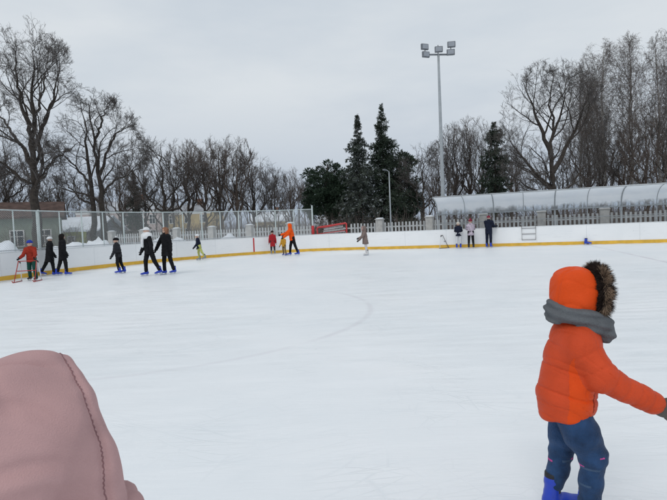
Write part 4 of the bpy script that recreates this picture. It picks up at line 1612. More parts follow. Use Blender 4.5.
    if jac_fn is not None:
        mats_, fn = jac_fn
        set_face_mats(jm, mats_, lambda c: fn(c / S))
    obj('jacket', jm, jac, root, True)
    # gloves
    for s2, a_ in zip((1, -1), ar):
        add_glove(root, a_[2], a_[3], glove, S / 1.70 * (1.0 if not child else 1.0), s2)
    # skates
    boots = boots or bluep
    for j, (sw, out, kb) in zip(J, legs):
        add_skate(root, (j[2][0] + 0.02, j[2][1], j[2][2] - ank), R(out) * (1 if j[2][1] > 0 else -1) * 0.6, sk, boots, R(max(-25, min(25, -(sw - kb) * 0.35))) if j[2][2] > ank + 0.03 else 0)
    b0_ = hd - 1.9 * hr; b1_ = hd + 2.2 * hr
    if hat:
        def fh(P):
            c = hl(-0.08, 0, 0.30)
            d = ell(P, c, A3(0.98, 0.86, 0.84) * hr)
            d = smax(d, (c[2] - 0.05 * hr) - P[:, 2] + 0.25 * (P - hd)[:, 0] * ct, 0.02)
            band = ell(P, c + A3(0, 0, 0.03 * hr), A3(1.04, 0.92, 0.30) * hr)
            d = sm(d, band, 0.01)
            return d + 0.003 * np.sin(np.arctan2(P[:, 1] - hd[1], P[:, 0] - hd[0]) * 18)
        ho = obj('hat', sdf_mesh('hat', fh, b0_, b1_, 0.011), hat[0], root, True)
        if len(hat) > 1:
            pp = hl(-0.15, 0, 1.28)
            po = obj('pompom', sdf_mesh('pompom', lambda P: ell(P, pp, A3(.33, .33, .33) * hr) + 0.006 * np.sin(P[:, 0] * 160) * np.sin(P[:, 1] * 160) * np.sin(P[:, 2] * 160), b0_, b1_ + A3(0, 0, .04), 0.009), hat[1], ho, True)
    if hood:
        def fhd(P):
            c = hl(-0.12, 0, 0.12)
            d = ell(P, c, A3(1.12, 0.98, 1.14) * hr)
            d = sm(d, ell(P, hl(-0.35, 0, -0.85), A3(0.85, 0.95, 0.6) * hr), 0.03)
            d = smax(d, -ell(P, hl(1.05, 0, -0.02), A3(0.85, 0.68, 0.86) * hr), 0.015)
            return d
        ho = obj('hood', sdf_mesh('hood', fhd, b0_, b1_, 0.011), hood, root, True)
        if fur:
            th = np.linspace(0, 2 * np.pi, 24, endpoint=False)
            pts = [hl(0.62, 0.80 * math.cos(t), 0.02 + 0.92 * math.sin(t)) for t in th]
            MB().tube(pts, 0.20 * hr, 7, True).build('fur_trim', fur, ho, True)
    if hair:
        def fhr(P):
            c = hl(-0.12, 0, 0.25)
            d = ell(P, c, A3(0.98, 0.86, 0.90) * hr)
            d = smax(d, -ell(P, hl(1.05, 0, -0.05), A3(0.72, 0.62, 0.80) * hr), 0.015)
            e = chain(P, [hl(-0.35, 0, 0.1), hl(-0.45, 0, -1.0), hl(-0.45, 0, -1.7)], [0.75 * hr, 0.62 * hr, 0.40 * hr], 0.03)
            for s2 in (1, -1):
                e = sm(e, chain(P, [hl(0.05, 0.72 * s2, 0.1), hl(0.1, 0.72 * s2, -0.9), hl(0.15, 0.65 * s2, -1.5)], [0.26 * hr, 0.26 * hr, 0.14 * hr], 0.02), 0.02)
            d = sm(d, e, 0.03)
            return d + 0.004 * np.sin(P[:, 1] * 120 + P[:, 0] * 70)
        obj('hair', sdf_mesh('hair', fhr, hd - 2.4 * hr, b1_, 0.011), hair, root, True)
    if scarf:
        def fsc(P):
            c = neck + A3(0.01, 0, -0.022 * S)
            q = P - c
            rr_ = np.sqrt(q[:, 0] ** 2 + (q[:, 1] * 0.9) ** 2)
            d = np.sqrt((rr_ - 0.062 * S) ** 2 + (q[:, 2] * 0.75 + 0.15 * q[:, 0]) ** 2) - 0.026 * S
            d = sm(d, chain(P, [c + A3(0.075, 0.02, -0.01) * S, c + A3(0.098, 0.03, -0.10) * S, c + A3(0.10, 0.03, -0.22) * S], [0.022 * S, 0.026 * S, 0.026 * S], 0.02), 0.02)
            return d + 0.003 * np.sin(P[:, 2] * 130)
        obj('scarf', sdf_mesh('scarf', fsc, neck - .3 * S, neck + .2 * S, 0.012), scarf, root, True)
    if shawl:
        def fsw(P):
            d = ell(P, chest + up * 0.0, A3(0.108, 0.160, 0.085) * S)
            d = sm(d, ell(P, neck, A3(0.075, 0.085, 0.05) * S), 0.03)
            return smax(d, (chest[2] - 0.075 * S) - P[:, 2] + 0.01 * np.sin(P[:, 1] * 50), 0.015)
        obj('shawl', sdf_mesh('shawl', fsw, chest - .2 * S, chest + .2 * S, 0.012), shawl, root, True)
    return root, ar


def gp_(px, py):
    return ground(px, py)


RIGHT, LEFT, AWAY, TOWARD = 0.0, math.pi, math.pi / 2, -math.pi / 2

redj = cloth('red_orange_jacket', (0.30, 0.035, 0.02), 0.2)
cream = cloth('cream_panel', (0.50, 0.36, 0.26), 0.1)
teal = cloth('green_trousers', (0.018, 0.075, 0.06), 0.2)
blueh = cloth('blue_hat', (0.03, 0.05, 0.32), 0.15)
loc1 = gp_(33.5, 280.5)


def stripes(c):
    y = np.abs(c[:, 1])
    return ((y > 0.135) & (np.abs(c[:, 0]) < 0.03) & (c[:, 2] > 0.55)).astype(int) * 1 + 0


p1, ar1 = person('child in red jacket, blue hat and green trousers holding a skating frame', loc1, TOWARD + R(8), 1.40, redj, teal, boots=blackp, hat=(blueh,), child=True,
       arms=((28, 16, 35), (28, 16, 35)), legs=((10, 5, 14), (-6, 6, 10)), lean=8, jac_fn=([redj, cream], stripes), baggy=1.1)
person('person in long black coat and white fur hat, second from the left', gp_(48.5, 276), RIGHT + R(35), 1.52, black, black, hat=(white_k,), hem=0.36, coat_flare=0.02,
       legs=((-20, 5, 8), (14, 5, 10)), lean=6, eyes=False, hair=None, head_turn=R(30))
person('tall person in black coat with bare dark hair beside the fur hat', gp_(62.5, 275.6), RIGHT + R(40), 1.60, black, black, hat=None, hair=cloth('black_hair', (0.015, 0.012, 0.011)), hem=0.38,
       legs=((-12, 4, 6), (10, 4, 8)), lean=3, eyes=False)
person('child in charcoal jacket and black hat with white pompom skating alone', gp_(121.5, 273.5), LEFT, 1.36, charc, black, hat=(black, white_k), child=True, legs=((6, 4, 18), (-4, 4, 14)), lean=10,
       arms=((8, 10, 20), (-4, 10, 20)))
person('adult in black jacket with white hat and shawl, holding hands', gp_(153, 275.6), LEFT + R(40), 1.70, black, black, hat=(white_k,), scarf=white_k, shawl=white_k, hem=0.45,
       legs=((-16, 7, 10), (12, 9, 14)), arms=((-6, 22, 10), (4, 14, 18)), lean=6)
person('woman in fitted black coat with long brown hair, holding hands', gp_(169.3, 274.3), LEFT + R(52), 1.66, black, black, hair=cloth('brown_hair', (0.24, 0.12, 0.075), 0.3), hem=0.40, coat_flare=0.015,
       legs=((-8, 5, 8), (6, 5, 8)), arms=((-4, 12, 8), (16, 34, 4)), lean=2)
person('child in navy jacket, white hat and yellow green trousers', gp_(202, 260.3), LEFT + R(10), 1.34, navy, cloth('lime_trousers', (0.42, 0.44, 0.14), 0.3), boots=greyp, hat=(white_k,), child=True,
       legs=((-22, 6, 10), (10, 6, 16)), lean=10, arms=((10, 12, 30), (-8, 12, 30)))
person('child in long plain red coat standing by the boards', gp_(273.2, 254.2), AWAY + R(10), 1.33, cloth('red_coat', (0.36, 0.022, 0.03), 0.15), charc, boots=greyp, hair=None, hat=(cloth('dark_cap', (0.03, 0.018, 0.015)),), child=True, hem=0.34,
       legs=((0, 3, 5), (2, 3, 6)), eyes=False)
person('small child in yellow snowsuit with dark hat beside the orange adult', gp_(284.8, 255.6), TOWARD - R(25), 1.06, cloth('yellow_suit', (0.50, 0.27, 0.035), 0.15), cloth('yellow_grey_trousers', (0.22, 0.15, 0.06), 0.2), hat=(black,), child=True,
       legs=((8, 7, 16), (-8, 7, 12)), lean=6, arms=((30, 20, 20), (10, 14, 20)))
orangej = cloth('orange_jacket_far', (0.80, 0.10, 0.012), 0.12)
person('adult in bright orange hooded jacket bending to a small child', gp_(294, 255.4), LEFT + R(8), 1.72, orangej, black, hood=orangej, hem=0.47, legs=((-16, 9, 4), (16, 9, 10)), lean=13,
       arms=((36, 12, 20), (52, 8, 24)), eyes=False)
taupe = cloth('taupe_coat', (0.20, 0.155, 0.14), 0.15)
person('girl in taupe coat and pale trousers skating in the middle', gp_(367, 255.4), LEFT + R(12), 1.38, taupe, cloth('pale_trousers', (0.55, 0.53, 0.53), 0.1), boots=whitep, hood=taupe, fur=cloth('pinkish_fur', (0.35, 0.22, 0.20)), child=True, hem=0.40, coat_flare=0.02,
       legs=((2, 3, 8), (-6, 3, 6)), lean=8, arms=((38, 10, 30), (20, 10, 25)), eyes=False)
person('child in navy jacket and white trousers leaning on the boards', gp_(458.8, 248.4), AWAY - R(15), 1.38, navy, cloth('white_trousers', (0.62, 0.63, 0.65), 0.08), hat=(cloth('cream_fur_hat', (0.55, 0.50, 0.43)),), child=True, hem=0.48,
       legs=((0, 3, 2), (0, 3, 2)), lean=7, arms=((42, 8, 50), (42, 8, 50)), eyes=False)
floral = cloth('floral_jacket', (0.42, 0.36, 0.42), 0.45)
_fm = floral.node_tree
person('child in pale mauve patterned jacket, red hat and black trousers at boards', gp_(471.2, 248.3), AWAY - R(12), 1.50, floral, black, boots=blackp, hat=(cloth('dark_red_hat', (0.20, 0.03, 0.05)), cloth('red_pompom', (0.28, 0.04, 0.06))), child=True, hem=0.46,
       legs=((0, 4, 2), (0, 4, 2)), lean=7, arms=((42, 10, 50), (42, 10, 50)), eyes=False)
person('adult in dark navy clothes and dark red hat at the boards', gp_(489, 247.6), AWAY - R(40), 1.66, navy, navy, hat=(cloth('dark_red_hat', (0.20, 0.03, 0.05)),), hem=0.45, legs=((4, 4, 4), (-4, 4, 4)), lean=4,
       arms=((30, 6, 50), (30, 6, 60)), eyes=False)

# ------------------------------------------------------------------ skating frames
def aid_frame(name, label, loc, rz, m_main, m_leg, group='skating aid frames'):
    t = thing(name, label, 'skating aid', loc, rz, group)
    for s2 in (-1, 1):
        w_ = 0.34 * s2
        # runner on the ice, two uprights, handle
        MB().tube([[-0.32, w_, 0.02], [0.36, w_, 0.02], [0.42, w_, 0.07]], 0.016, 8).build('runner', m_main, t, True)
        MB().tube([[-0.28, w_, 0.02], [-0.22, w_ * .92, 0.40], [-0.17, w_ * .88, 0.70], [-0.05, w_ * .88, 0.74]], 0.016, 8).build('upright', m_leg, t, True)
        MB().tube([[0.28, w_, 0.02], [0.10, w_ * .95, 0.40], [-0.05, w_ * .88, 0.74]], 0.015, 8).build('brace', m_main, t, True)
        MB().tube([[-0.19, w_ * .89, 0.66], [-0.15, w_ * .88, 0.715], [-0.04, w_ * .88, 0.745]], 0.022, 8).build('grip', blackp, t, True)
    MB().tube([[0.10, -0.32, 0.40], [0.10, 0.32, 0.40]], 0.015, 8).build('crossbar', m_main, t, True)
    MB().tube([[-0.05, -0.30, 0.74], [-0.05, 0.30, 0.74]], 0.014, 8).build('crossbar', m_main, t, True)
    return t


redt = mat('red_tube', (0.42, 0.05, 0.04), 0.45, 0.15)
whit = mat('white_tube', (0.70, 0.70, 0.70), 0.45, 0.08)
dkt = mat('dark_tube', (0.10, 0.09, 0.09), 0.5, 0.2)
fd = A3(math.cos(TOWARD + R(8)), math.sin(TOWARD + R(8)), 0)
lf = loc1 + fd * 0.42; lf[2] = 0
aid_frame('skating_aid', 'red and white skating frame held by the child in red', lf, TOWARD + R(8), redt, whit)
a2 = gp_(441.5, 248.2)
aid_frame('skating_aid', 'dark empty skating frame left beside the boards', a2, R(15), dkt, whit)

# frame hanging on the boards
ih = curve_at_px(527.5)
ph_ = CURVE[ih] - CN[ih] * 0.04
hf = thing('hanging_frame', 'thin rectangular metal frame hooked over the board top', 'frame', (ph_[0], ph_[1], 0), LA)
hw, z0_, z1_ = 0.35, 0.36, 0.98
MB().tube([[-hw, 0, z0_], [hw, 0, z0_], [hw, 0, z1_], [-hw, 0, z1_]], 0.016, 6, True).build('outer_frame', dkt, hf, True)
MB().tube([[-hw, 0, z0_ + 0.31], [hw, 0, z0_ + 0.31]], 0.014, 6).build('crossbar', dkt, hf, True)
for s2 in (-1, 1):
    MB().tube([[s2 * hw, 0, z1_], [s2 * hw, 0.0, 1.105], [s2 * hw, 0.16, 1.11], [s2 * hw, 0.16, 0.98]], 0.013, 6).build('hook', dkt, hf, True)

# lone skate at the boards
ib_ = curve_at_px(588)
pb_ = CURVE[ib_] - CN[ib_] * 0.12
a_, b_ = skate_meshes(bluep)
ls = obj('skate', a_, None); ls.location = (pb_[0], pb_[1], 0); ls.rotation_euler = (0, 0, LA); ls.scale = (1.25,) * 3
tag(ls, 'lone blue rental skate standing at the foot of the boards', 'skate')
obj('blade', b_, None, ls)

# ------------------------------------------------------------------ foreground child in orange
D0 = 2.40
PX = D0 / 500.0
feet = ground(572, 528)
oc = thing('person', 'child in orange padded jacket with fur hood and grey scarf skating close by', 'person', (feet[0], feet[1], 0))
base = np.array([feet[0], feet[1], 0])


def q(px, py, w_=0.0):
    return at(px, py, D0 + w_) - base


og = cloth('orange_padded', (0.60, 0.072, 0.023), 0.09, 0.45, 160, 0.5)
og2 = cloth('orange_side_panel', (0.72, 0.076, 0.011), 0.07, 0.4, 160, 0.48)
ogd = cloth('orange_stitch', (0.28, 0.036, 0.015), 0.1)
jeans = cloth('jeans', (0.020, 0.050, 0.118), 0.5, 0.6, 120, 0.85, 0.1)
jeans_l = cloth('jeans_worn', (0.06, 0.10, 0.17), 0.3, 0.6, 120)
pinkp = cloth('pink_stitch', (0.55, 0.08, 0.28), 0.15)
greys = cloth('grey_scarf', (0.145, 0.155, 0.165), 0.18, 0.9, 130)
tan = mat('fur_tan', (0.34, 0.245, 0.17), 0.9, 0.4, 12)
dkf = mat('fur_dark', (0.035, 0.024, 0.02), 0.9, 0.4, 12)

hc_ = q(576.5, 291)
neck_ = q(580, 320)
# joints
sN, eN, wN = q(581, 345, -0.105), q(602, 377, -0.165), q(652, 403, -0.16)
sF, eF, wF = q(574, 345, 0.105), q(568, 376, 0.15), q(572, 402, 0.15)
hN, kN, aN = q(577, 414, -0.075), q(593, 455, -0.08), q(589, 509, -0.07)
hF, kF, aF = q(565, 414, 0.06), q(561, 451, 0.075), q(554, 497, 0.07)
chest_ = q(577, 352); hemc = q(567, 402); pel_ = q(571, 410)


def f_ob(P):
    c = hc_ + A3(0.012, 0, -0.012)
    Pn = (P - c) / 0.104
    d = ell(Pn, (-0.06, 0, 0.18), (0.84, 0.70, 0.80))
    d = sm(d, ell(Pn, (0.16, 0, -0.38), (0.58, 0.50, 0.55)), 0.25)
    d = sm(d, rcone(Pn, A3(0.74, 0, 0.08), A3(0.90, 0, -0.20), 0.06, 0.12), 0.10)
    for s2 in (1, -1):
        d = smax(d, -ell(Pn, (0.82, 0.27 * s2, 0.06), (0.22, 0.17, 0.12)), 0.12)
    d = sm(d, ell(Pn, (0.68, 0, -0.50), (0.10, 0.22, 0.07)), 0.08)
    d = d * 0.104
    d = sm(d, rcone(P, c - A3(0.01, 0, 0.07), chest_, 0.045, 0.08), 0.03)
    d = sm(d, rcone(P, chest_, pel_ + A3(0, 0, .07), 0.085, 0.07), 0.03)
    for a, b, c2 in ((hN, kN, aN), (hF, kF, aF)):
        d = sm(d, chain(P, [a + A3(0, 0, .04), b, c2], [0.036, 0.032, 0.024], 0.02), 0.02)
    for a, b, c2 in ((sN, eN, wN), (sF, eF, wF)):
        d = sm(d, chain(P, [chest_, a, b, c2], [0.05, 0.04, 0.032, 0.025], 0.02), 0.03)
    return d


lo_, hi_ = A3(-0.5, -0.45, -0.02), A3(0.75, 0.45, 1.35)
obj('body', sdf_mesh('body', f_ob, lo_, hi_, 0.012), skin, oc, True)
for s2 in (1, -1):
    e_ = sdf_mesh('eye', lambda P: np.linalg.norm(P, axis=1) - 0.011, (-.02, -.02, -.02), (.02, .02, .02), 0.004)
    eo = obj('eye', e_, eyem, oc, True); eo.location = tuple(hc_ + A3(0.012 + 0.104 * .74, 0.104 * .27 * s2, -0.004))


def fold(P, seedv, amp, fr):
    """cheap multi-sine wrinkles"""
    x, y, z = P[:, 0], P[:, 1], P[:, 2]
    return amp * (np.sin(fr * (z + 0.3 * x) + 2.2 * np.sin(9 * x + seedv) + 1.7 * np.sin(8 * y)) * 0.6 + 0.4 * np.sin(fr * 1.9 * (x * .8 - z * .5) + 3 * np.sin(7 * z + seedv)))


taxis = (chest_ - hemc) / np.linalg.norm(chest_ - hemc)
quil = [np.dot(q(570, yy) - hemc, taxis) for yy in (345, 367, 391)]


def f_oj(P):
    Ps = P.copy()
    # flatten the trunk a little sideways
    yc = 0.0
    Ps[:, 1] = (P[:, 1] - chest_[1]) * 0.94 + chest_[1]
    d = chain(Ps, [q(576.5, 333), q(574, 350), q(570, 372), q(566, 395), q(565.5, 408)], [22 * PX, 24 * PX, 24.5 * PX, 25.5 * PX, 25.5 * PX], 0.05)
    u = (P - hemc) @ taxis
    # quilting
    for qq in quil:
        d = d + 0.0065 * np.exp(-((u - qq - 0.004 * np.sin(P[:, 0] * 38 + P[:, 1] * 25)) / 0.006) ** 2)
    d = d - 0.004 * np.cos((u - quil[1]) / (quil[0] - quil[1]) * 2 * np.pi + np.pi) * 0.5
    # hem: a tilted, rounded cut
    n_ = A3(-0.10, 0, 1.0); n_ /= np.linalg.norm(n_)
    cut = -((P - q(568, 414)) @ n_) - 0.25 * np.clip(-(P[:, 0] - q(552, 400)[0]), 0, .2)
    d = smax(d, cut + 0.006 * np.sin(P[:, 0] * 35 + P[:, 1] * 20), 0.02)
    for k_, (a, b, c2) in enumerate(((sN, eN, wN), (sF, eF, wF))):
        e = chain(P, [a + A3(-0.01, 0.02 * (1 if k_ == 0 else -1), 0.0), a, b, c2], [15 * PX, 15.5 * PX, 13.4 * PX, 11.2 * PX], 0.04)
        # sleeve rings
        for (p0, p1, nq) in ((a, b, 2), (b, c2, 4)):
            ax_ = (p1 - p0); ll = np.linalg.norm(ax_); ax_ = ax_ / ll
            uu = (P - p0) @ ax_
            for m_ in range(nq):
                e = e + 0.0035 * np.exp(-((uu - ll * (m_ + 0.6) / nq) / 0.008) ** 2)
        d = sm(d, e, 0.04)
    crease = np.abs(np.sin(26 * P[:, 2] + 13 * P[:, 0] + 2.6 * np.sin(17 * P[:, 0] + 9 * P[:, 1]) + 1.2 * np.sin(31 * P[:, 2])))
    return d + fold(P, 1.3, 0.0036, 34) + 0.0032 * np.exp(-(crease / 0.22) ** 2)


om = sdf_mesh('jacket', f_oj, lo_, hi_, 0.0048)
sx0, sx1 = q(556, 380)[0], q(579.5, 380)[0]


def ojm(c):
    u = (c - hemc) @ taxis
    r_ = np.zeros(len(c), int)
    nearside = c[:, 1] < chest_[1]
    xx = c[:, 0] - u * 0.06
    arm = chain(c, [sN, eN, wN], [15 * PX, 16 * PX, 14 * PX], 0.02)
    r_[(nearside) & (xx > sx0) & (xx < sx1) & (u < quil[0] - 0.035) & (arm > 0.006) & (np.abs(c[:, 1] - chest_[1]) > 0.03)] = 1
    # pocket zip and stitch
    zp = nearside & (arm > 0.01) & (np.abs(xx - sx1 - 0.004) < 0.004) & (u < quil[1] + 0.0) & (u > 0.0)
    r_[zp] = 2
    return r_


set_face_mats(om, [og, og2, ogd], ojm)
obj('jacket', om, None, oc, True)


def f_tr(P):
    dN = chain(P, [q(568.5, 408, -0.04), q(581.5, 434, -0.07), kN, q(591, 482, -0.08), aN + A3(0, 0, .005)], [16.5 * PX, 16.6 * PX, 12.6 * PX, 10.2 * PX, 10.8 * PX], 0.03)
    dF = chain(P, [q(566, 408, 0.045), q(564, 432, 0.06), kF, q(558, 470, 0.07), aF + A3(0, 0, .075)], [15.5 * PX, 14.6 * PX, 11.2 * PX, 9.9 * PX, 9.8 * PX], 0.03)
    d = sm(dN, dF, 0.015)
    d = sm(d, ell(P, pel_ + A3(-0.01, 0, 0.03), (0.095, 0.105, 0.09)), 0.03)
    kf = np.exp(-((np.linalg.norm(P - kN, axis=1)) / 0.09) ** 2) + np.exp(-((np.linalg.norm(P - kF, axis=1)) / 0.09) ** 2)
    d = d + fold(P, 0.4, 0.0017, 60) + kf * 0.0028 * np.sin(P[:, 2] * 120 + P[:, 0] * 70 + P[:, 1] * 40)
    return d


tm = sdf_mesh('trousers', f_tr, lo_, A3(hi_[0], hi_[1], 0.75), 0.005)
marks_p = [(q(600.5, 457.5, -0.13), 0.012, 0.004), (q(586, 471, -0.14), 0.009, 0.003), (q(572.5, 459, 0.02), 0.008, 0.004), (q(555, 466, 0.0), 0.009, 0.004)]
marks_l = [(q(590, 472, -0.14), 0.05, 0.006), (q(588, 489, -0.14), 0.02, 0.004), (q(570, 463, 0.0), 0.03, 0.005), (q(573, 430, -.14), .03, .03)]


def trm(c):
    r_ = np.zeros(len(c), int)
    for m_, hx, hz_ in marks_l[:3]:
        r_[(np.abs(c[:, 0] - m_[0]) < hx) & (np.abs(c[:, 2] - m_[2]) < hz_) & (np.abs(c[:, 1] - m_[1]) < .08)] = 1
    for m_, hx, hz_ in marks_p:
        r_[(np.abs(c[:, 0] - m_[0]) < hx) & (np.abs(c[:, 2] - m_[2]) < hz_) & (np.abs(c[:, 1] - m_[1]) < .09)] = 2
    return r_


set_face_mats(tm, [jeans, jeans_l, pinkp], trm)
obj('trousers', tm, None, oc, True)


def f_hd(P):
    def sup(c, r, p=2.9):
        r = np.asarray(r)
        return ((np.abs((P - c) / r) ** p).sum(1) ** (1 / p) - 1) * r.min()
    d = sm(sup(q(573.5, 292.5), A3(20.5, 20, 24.5) * PX), sup(q(578.5, 291.5), A3(18, 20, 22.5) * PX, 2.5), 0.02)
    d = sm(d, ell(P, q(571, 300), A3(18.5, 20, 20) * PX), 0.03)
    d = sm(d, rcone(P, q(574, 304), q(580, 322), 20 * PX, 20 * PX), 0.03)
    d = smax(d, P[:, 0] - q(588.5, 292)[0] + 0.25 * (P[:, 2] - hc_[2]) * -0.3, 0.012)
    # face opening
    d = smax(d, -ell(P, q(604, 294), A3(22, 19, 21) * PX), 0.01)
    cr = np.abs(np.sin(24 * P[:, 2] - 16 * P[:, 0] + 2.4 * np.sin(15 * P[:, 0] + 12 * P[:, 1])))
    d = d + fold(P, 2.2, 0.0048, 27) + 0.0045 * np.exp(-(cr / 0.2) ** 2)
    # crown seam
    d = d + 0.004 * np.exp(-((P[:, 1] - hc_[1] + 0.045) / 0.005) ** 2) * (P[:, 2] > hc_[2] - .05)
    return d


ho = obj('hood', sdf_mesh('hood', f_hd, lo_, hi_, 0.0065), og2, oc, True)
# fur: many fine strands on a ring around the face opening
rf_ = np.random.default_rng(77)
NF = 26000
th = rf_.uniform(0, 2 * np.pi, NF); ph = rf_.uniform(0, 2 * np.pi, NF)
ringc = q(594.5, 292.5)
ry, rz_, tube_r = 0.100, 0.108, 0.024
e1 = np.column_stack([0 * th, np.cos(th), np.sin(th)])
tilt = 0.10
cen = ringc + np.column_stack([-np.sin(th) * rz_ * tilt * -1.0, ry * np.cos(th), rz_ * np.sin(th)])
nrm = np.cos(ph)[:, None] * e1 + np.sin(ph)[:, None] * np.array([1.0, 0, 0])
Pf = cen + nrm * tube_r * 0.6
tang = np.column_stack([0 * th, -np.sin(th), np.cos(th)])
comb = 0.75 * np.sin(th * 11 + 1.5 * np.sin(ph)) + 0.5 * np.sin(th * 29 + ph * 3)
Df = nrm * 1.0 + rf_.normal(0, 0.30, (NF, 3)) + e1 * 0.25 + tang * comb[:, None] + np.array([0, 0, -0.25])
lnf = rf_.uniform(0.016, 0.046, NF)
fv, fq = leaf_tris(rf_, Pf, Df, lnf, np.full(NF, 0.0010))
fm = mesh_np('fur_trim', fv, [fq])
fm.materials.append(dkf); fm.materials.append(tan)
mid_ = (np.sin(ph) < 0.55) & (np.sin(ph) > -0.62)
clump = np.sin(th * 13 + 2 * np.sin(ph * 2)) > 0.2
mi = (mid_ & (clump | (rf_.random(NF) < 0.65)) & (np.sin(th) < 0.93)).astype(np.int32)
fm.polygons.foreach_set('material_index', mi)
fo_ = obj('fur_trim', fm, None, ho)
core = MB().tube(ringc + np.column_stack([np.sin(np.linspace(0, 6.283, 40, endpoint=False)) * rz_ * tilt, ry * np.cos(np.linspace(0, 6.283, 40, endpoint=False)), rz_ * np.sin(np.linspace(0, 6.283, 40, endpoint=False))]), tube_r * 0.8, 10, True)
core.build('fur_backing', dkf, ho, True)


def f_sc(P):
    c = q(578, 317)
    v = P - c
    # tilt: lower towards the front
    a = R(22)
    X = v[:, 0] * math.cos(a) - v[:, 2] * math.sin(a) * 1.0
    Z = v[:, 0] * math.sin(a) + v[:, 2] * math.cos(a)
    rr_ = np.sqrt((X / 0.122) ** 2 + (v[:, 1] / 0.105) ** 2) + 1e-9
    rad = (rr_ - 1) * 0.112
    wz = 0.052 - 0.006 * X / 0.12
    d = (np.sqrt((rad / 0.033) ** 2 + (Z / wz) ** 2) - 1) * 0.034
    ang = np.arctan2(v[:, 1], X)
    d = d + 0.0065 * np.sin(Z * 150 + 2.3 * np.sin(ang * 2 + .5) + 10 * rad) * 0.8 + 0.004 * np.sin(Z * 60 - ang * 5)
    knot = ell(P, q(603, 333, -0.03), A3(0.05, 0.07, 0.045))
    d = sm(d, knot + 0.004 * np.sin(P[:, 2] * 140 + P[:, 0] * 60), 0.03)
    return d


obj('scarf', sdf_mesh('scarf', f_sc, q(530, 350) - A3(0, .3, 0), q(625, 280) + A3(0, .3, 0), 0.0055), greys, oc, True)
glv = cloth('taupe_glove', (0.11, 0.095, 0.085), 0.2, 0.6, 110)
add_glove(oc, wN, wN - eN, glv, 0.95, -1)
add_glove(oc, wF, wF - eF, glv, 0.90, 1)
add_skate(oc, (aN[0] + 0.02, aN[1], 0.0), R(-4), 0.74, bluep)
add_skate(oc, (aF[0] + 0.02, aF[1], 0.0), R(8), 0.76, bluep)

# ------------------------------------------------------------------ foreground child in pink hood
DP = 0.86
pk = cloth('pink_padded', (0.51, 0.315, 0.31), 0.07, 0.35, 420, 0.75)
pkd = cloth('pink_seam', (0.27, 0.15, 0.155), 0.1)
pc = at(18, 447, DP)
pb0 = A3(pc[0], pc[1], 0)
fa_ = R(40)
pr = thing('person', 'child seen from behind in a dusty pink hooded jacket, very near', 'person', pb0, fa_)
hz_ = pc[2]                     # head centre height


def f_pb(P):
    c = A3(-0.01, 0, hz_ - 0.01)
    Pn = (P - c) / 0.106
    d = ell(Pn, (-0.06, 0, 0.18), (0.84, 0.70, 0.80))
    d = sm(d, ell(Pn, (0.16, 0, -0.38), (0.58, 0.50, 0.55)), 0.25)
    d = sm(d, rcone(Pn, A3(0.74, 0, 0.08), A3(0.90, 0, -0.20), 0.06, 0.12), 0.10)
    for s2 in (1, -1):
        d = smax(d, -ell(Pn, (0.82, 0.27 * s2, 0.06), (0.22, 0.17, 0.12)), 0.12)
    d = d * 0.106
    d = sm(d, rcone(P, c - A3(0.02, 0, .08), A3(0, 0, hz_ - .25), 0.045, 0.07), 0.03)
    d = sm(d, rcone(P, A3(0, 0, hz_ - .26), A3(0, 0, 0.62), 0.08, 0.085), 0.04)
    for s2 in (1, -1):
        d = sm(d, chain(P, [A3(0, .06 * s2, .60), A3(.02, .065 * s2, .34), A3(0, .065 * s2, .12)], [.06, .042, .032], .02), .03)
        d = sm(d, chain(P, [A3(0, .12 * s2, hz_ - .29), A3(-.02, .19 * s2, hz_ - .48), A3(.06, .2 * s2, hz_ - .65)], [.04, .032, .025], .02), .03)
    return d


obj('body', sdf_mesh('body', f_pb, (-.25, -.32, 0), (.3, .32, hz_ + .2), 0.012), skin, pr, True)
for s2 in (1, -1):
    e_ = sdf_mesh('eye', lambda P: np.linalg.norm(P, axis=1) - 0.011, (-.02, -.02, -.02), (.02, .02, .02), 0.004)
    eo = obj('eye', e_, eyem, pr, True); eo.location = (-0.01 + .106 * .74, .106 * .27 * s2, hz_ - 0.002)


def wr(P, k=1.0):
    x, y, z = P[:, 0], P[:, 1], P[:, 2]
    return k * 1.5 * (0.0042 * np.sin(20 * z + 9 * y + 2.4 * np.sin(13 * x + 10 * y) + 1.1) + 0.0034 * np.sin(26 * x - 20 * z + 2.5 * np.sin(12 * y + 8 * z)) )


XB = 0.098    # where the brim band begins


TL = 0.10      # the hood opening leans back: its top lies behind its chin


def hood_xb(P):
    z = P[:, 2] - hz_
    return P[:, 0] - 0.104 + TL * z + 0.55 * np.maximum(z, 0) ** 2 - 0.0025 * np.sin(P[:, 2] * 45 + 1)


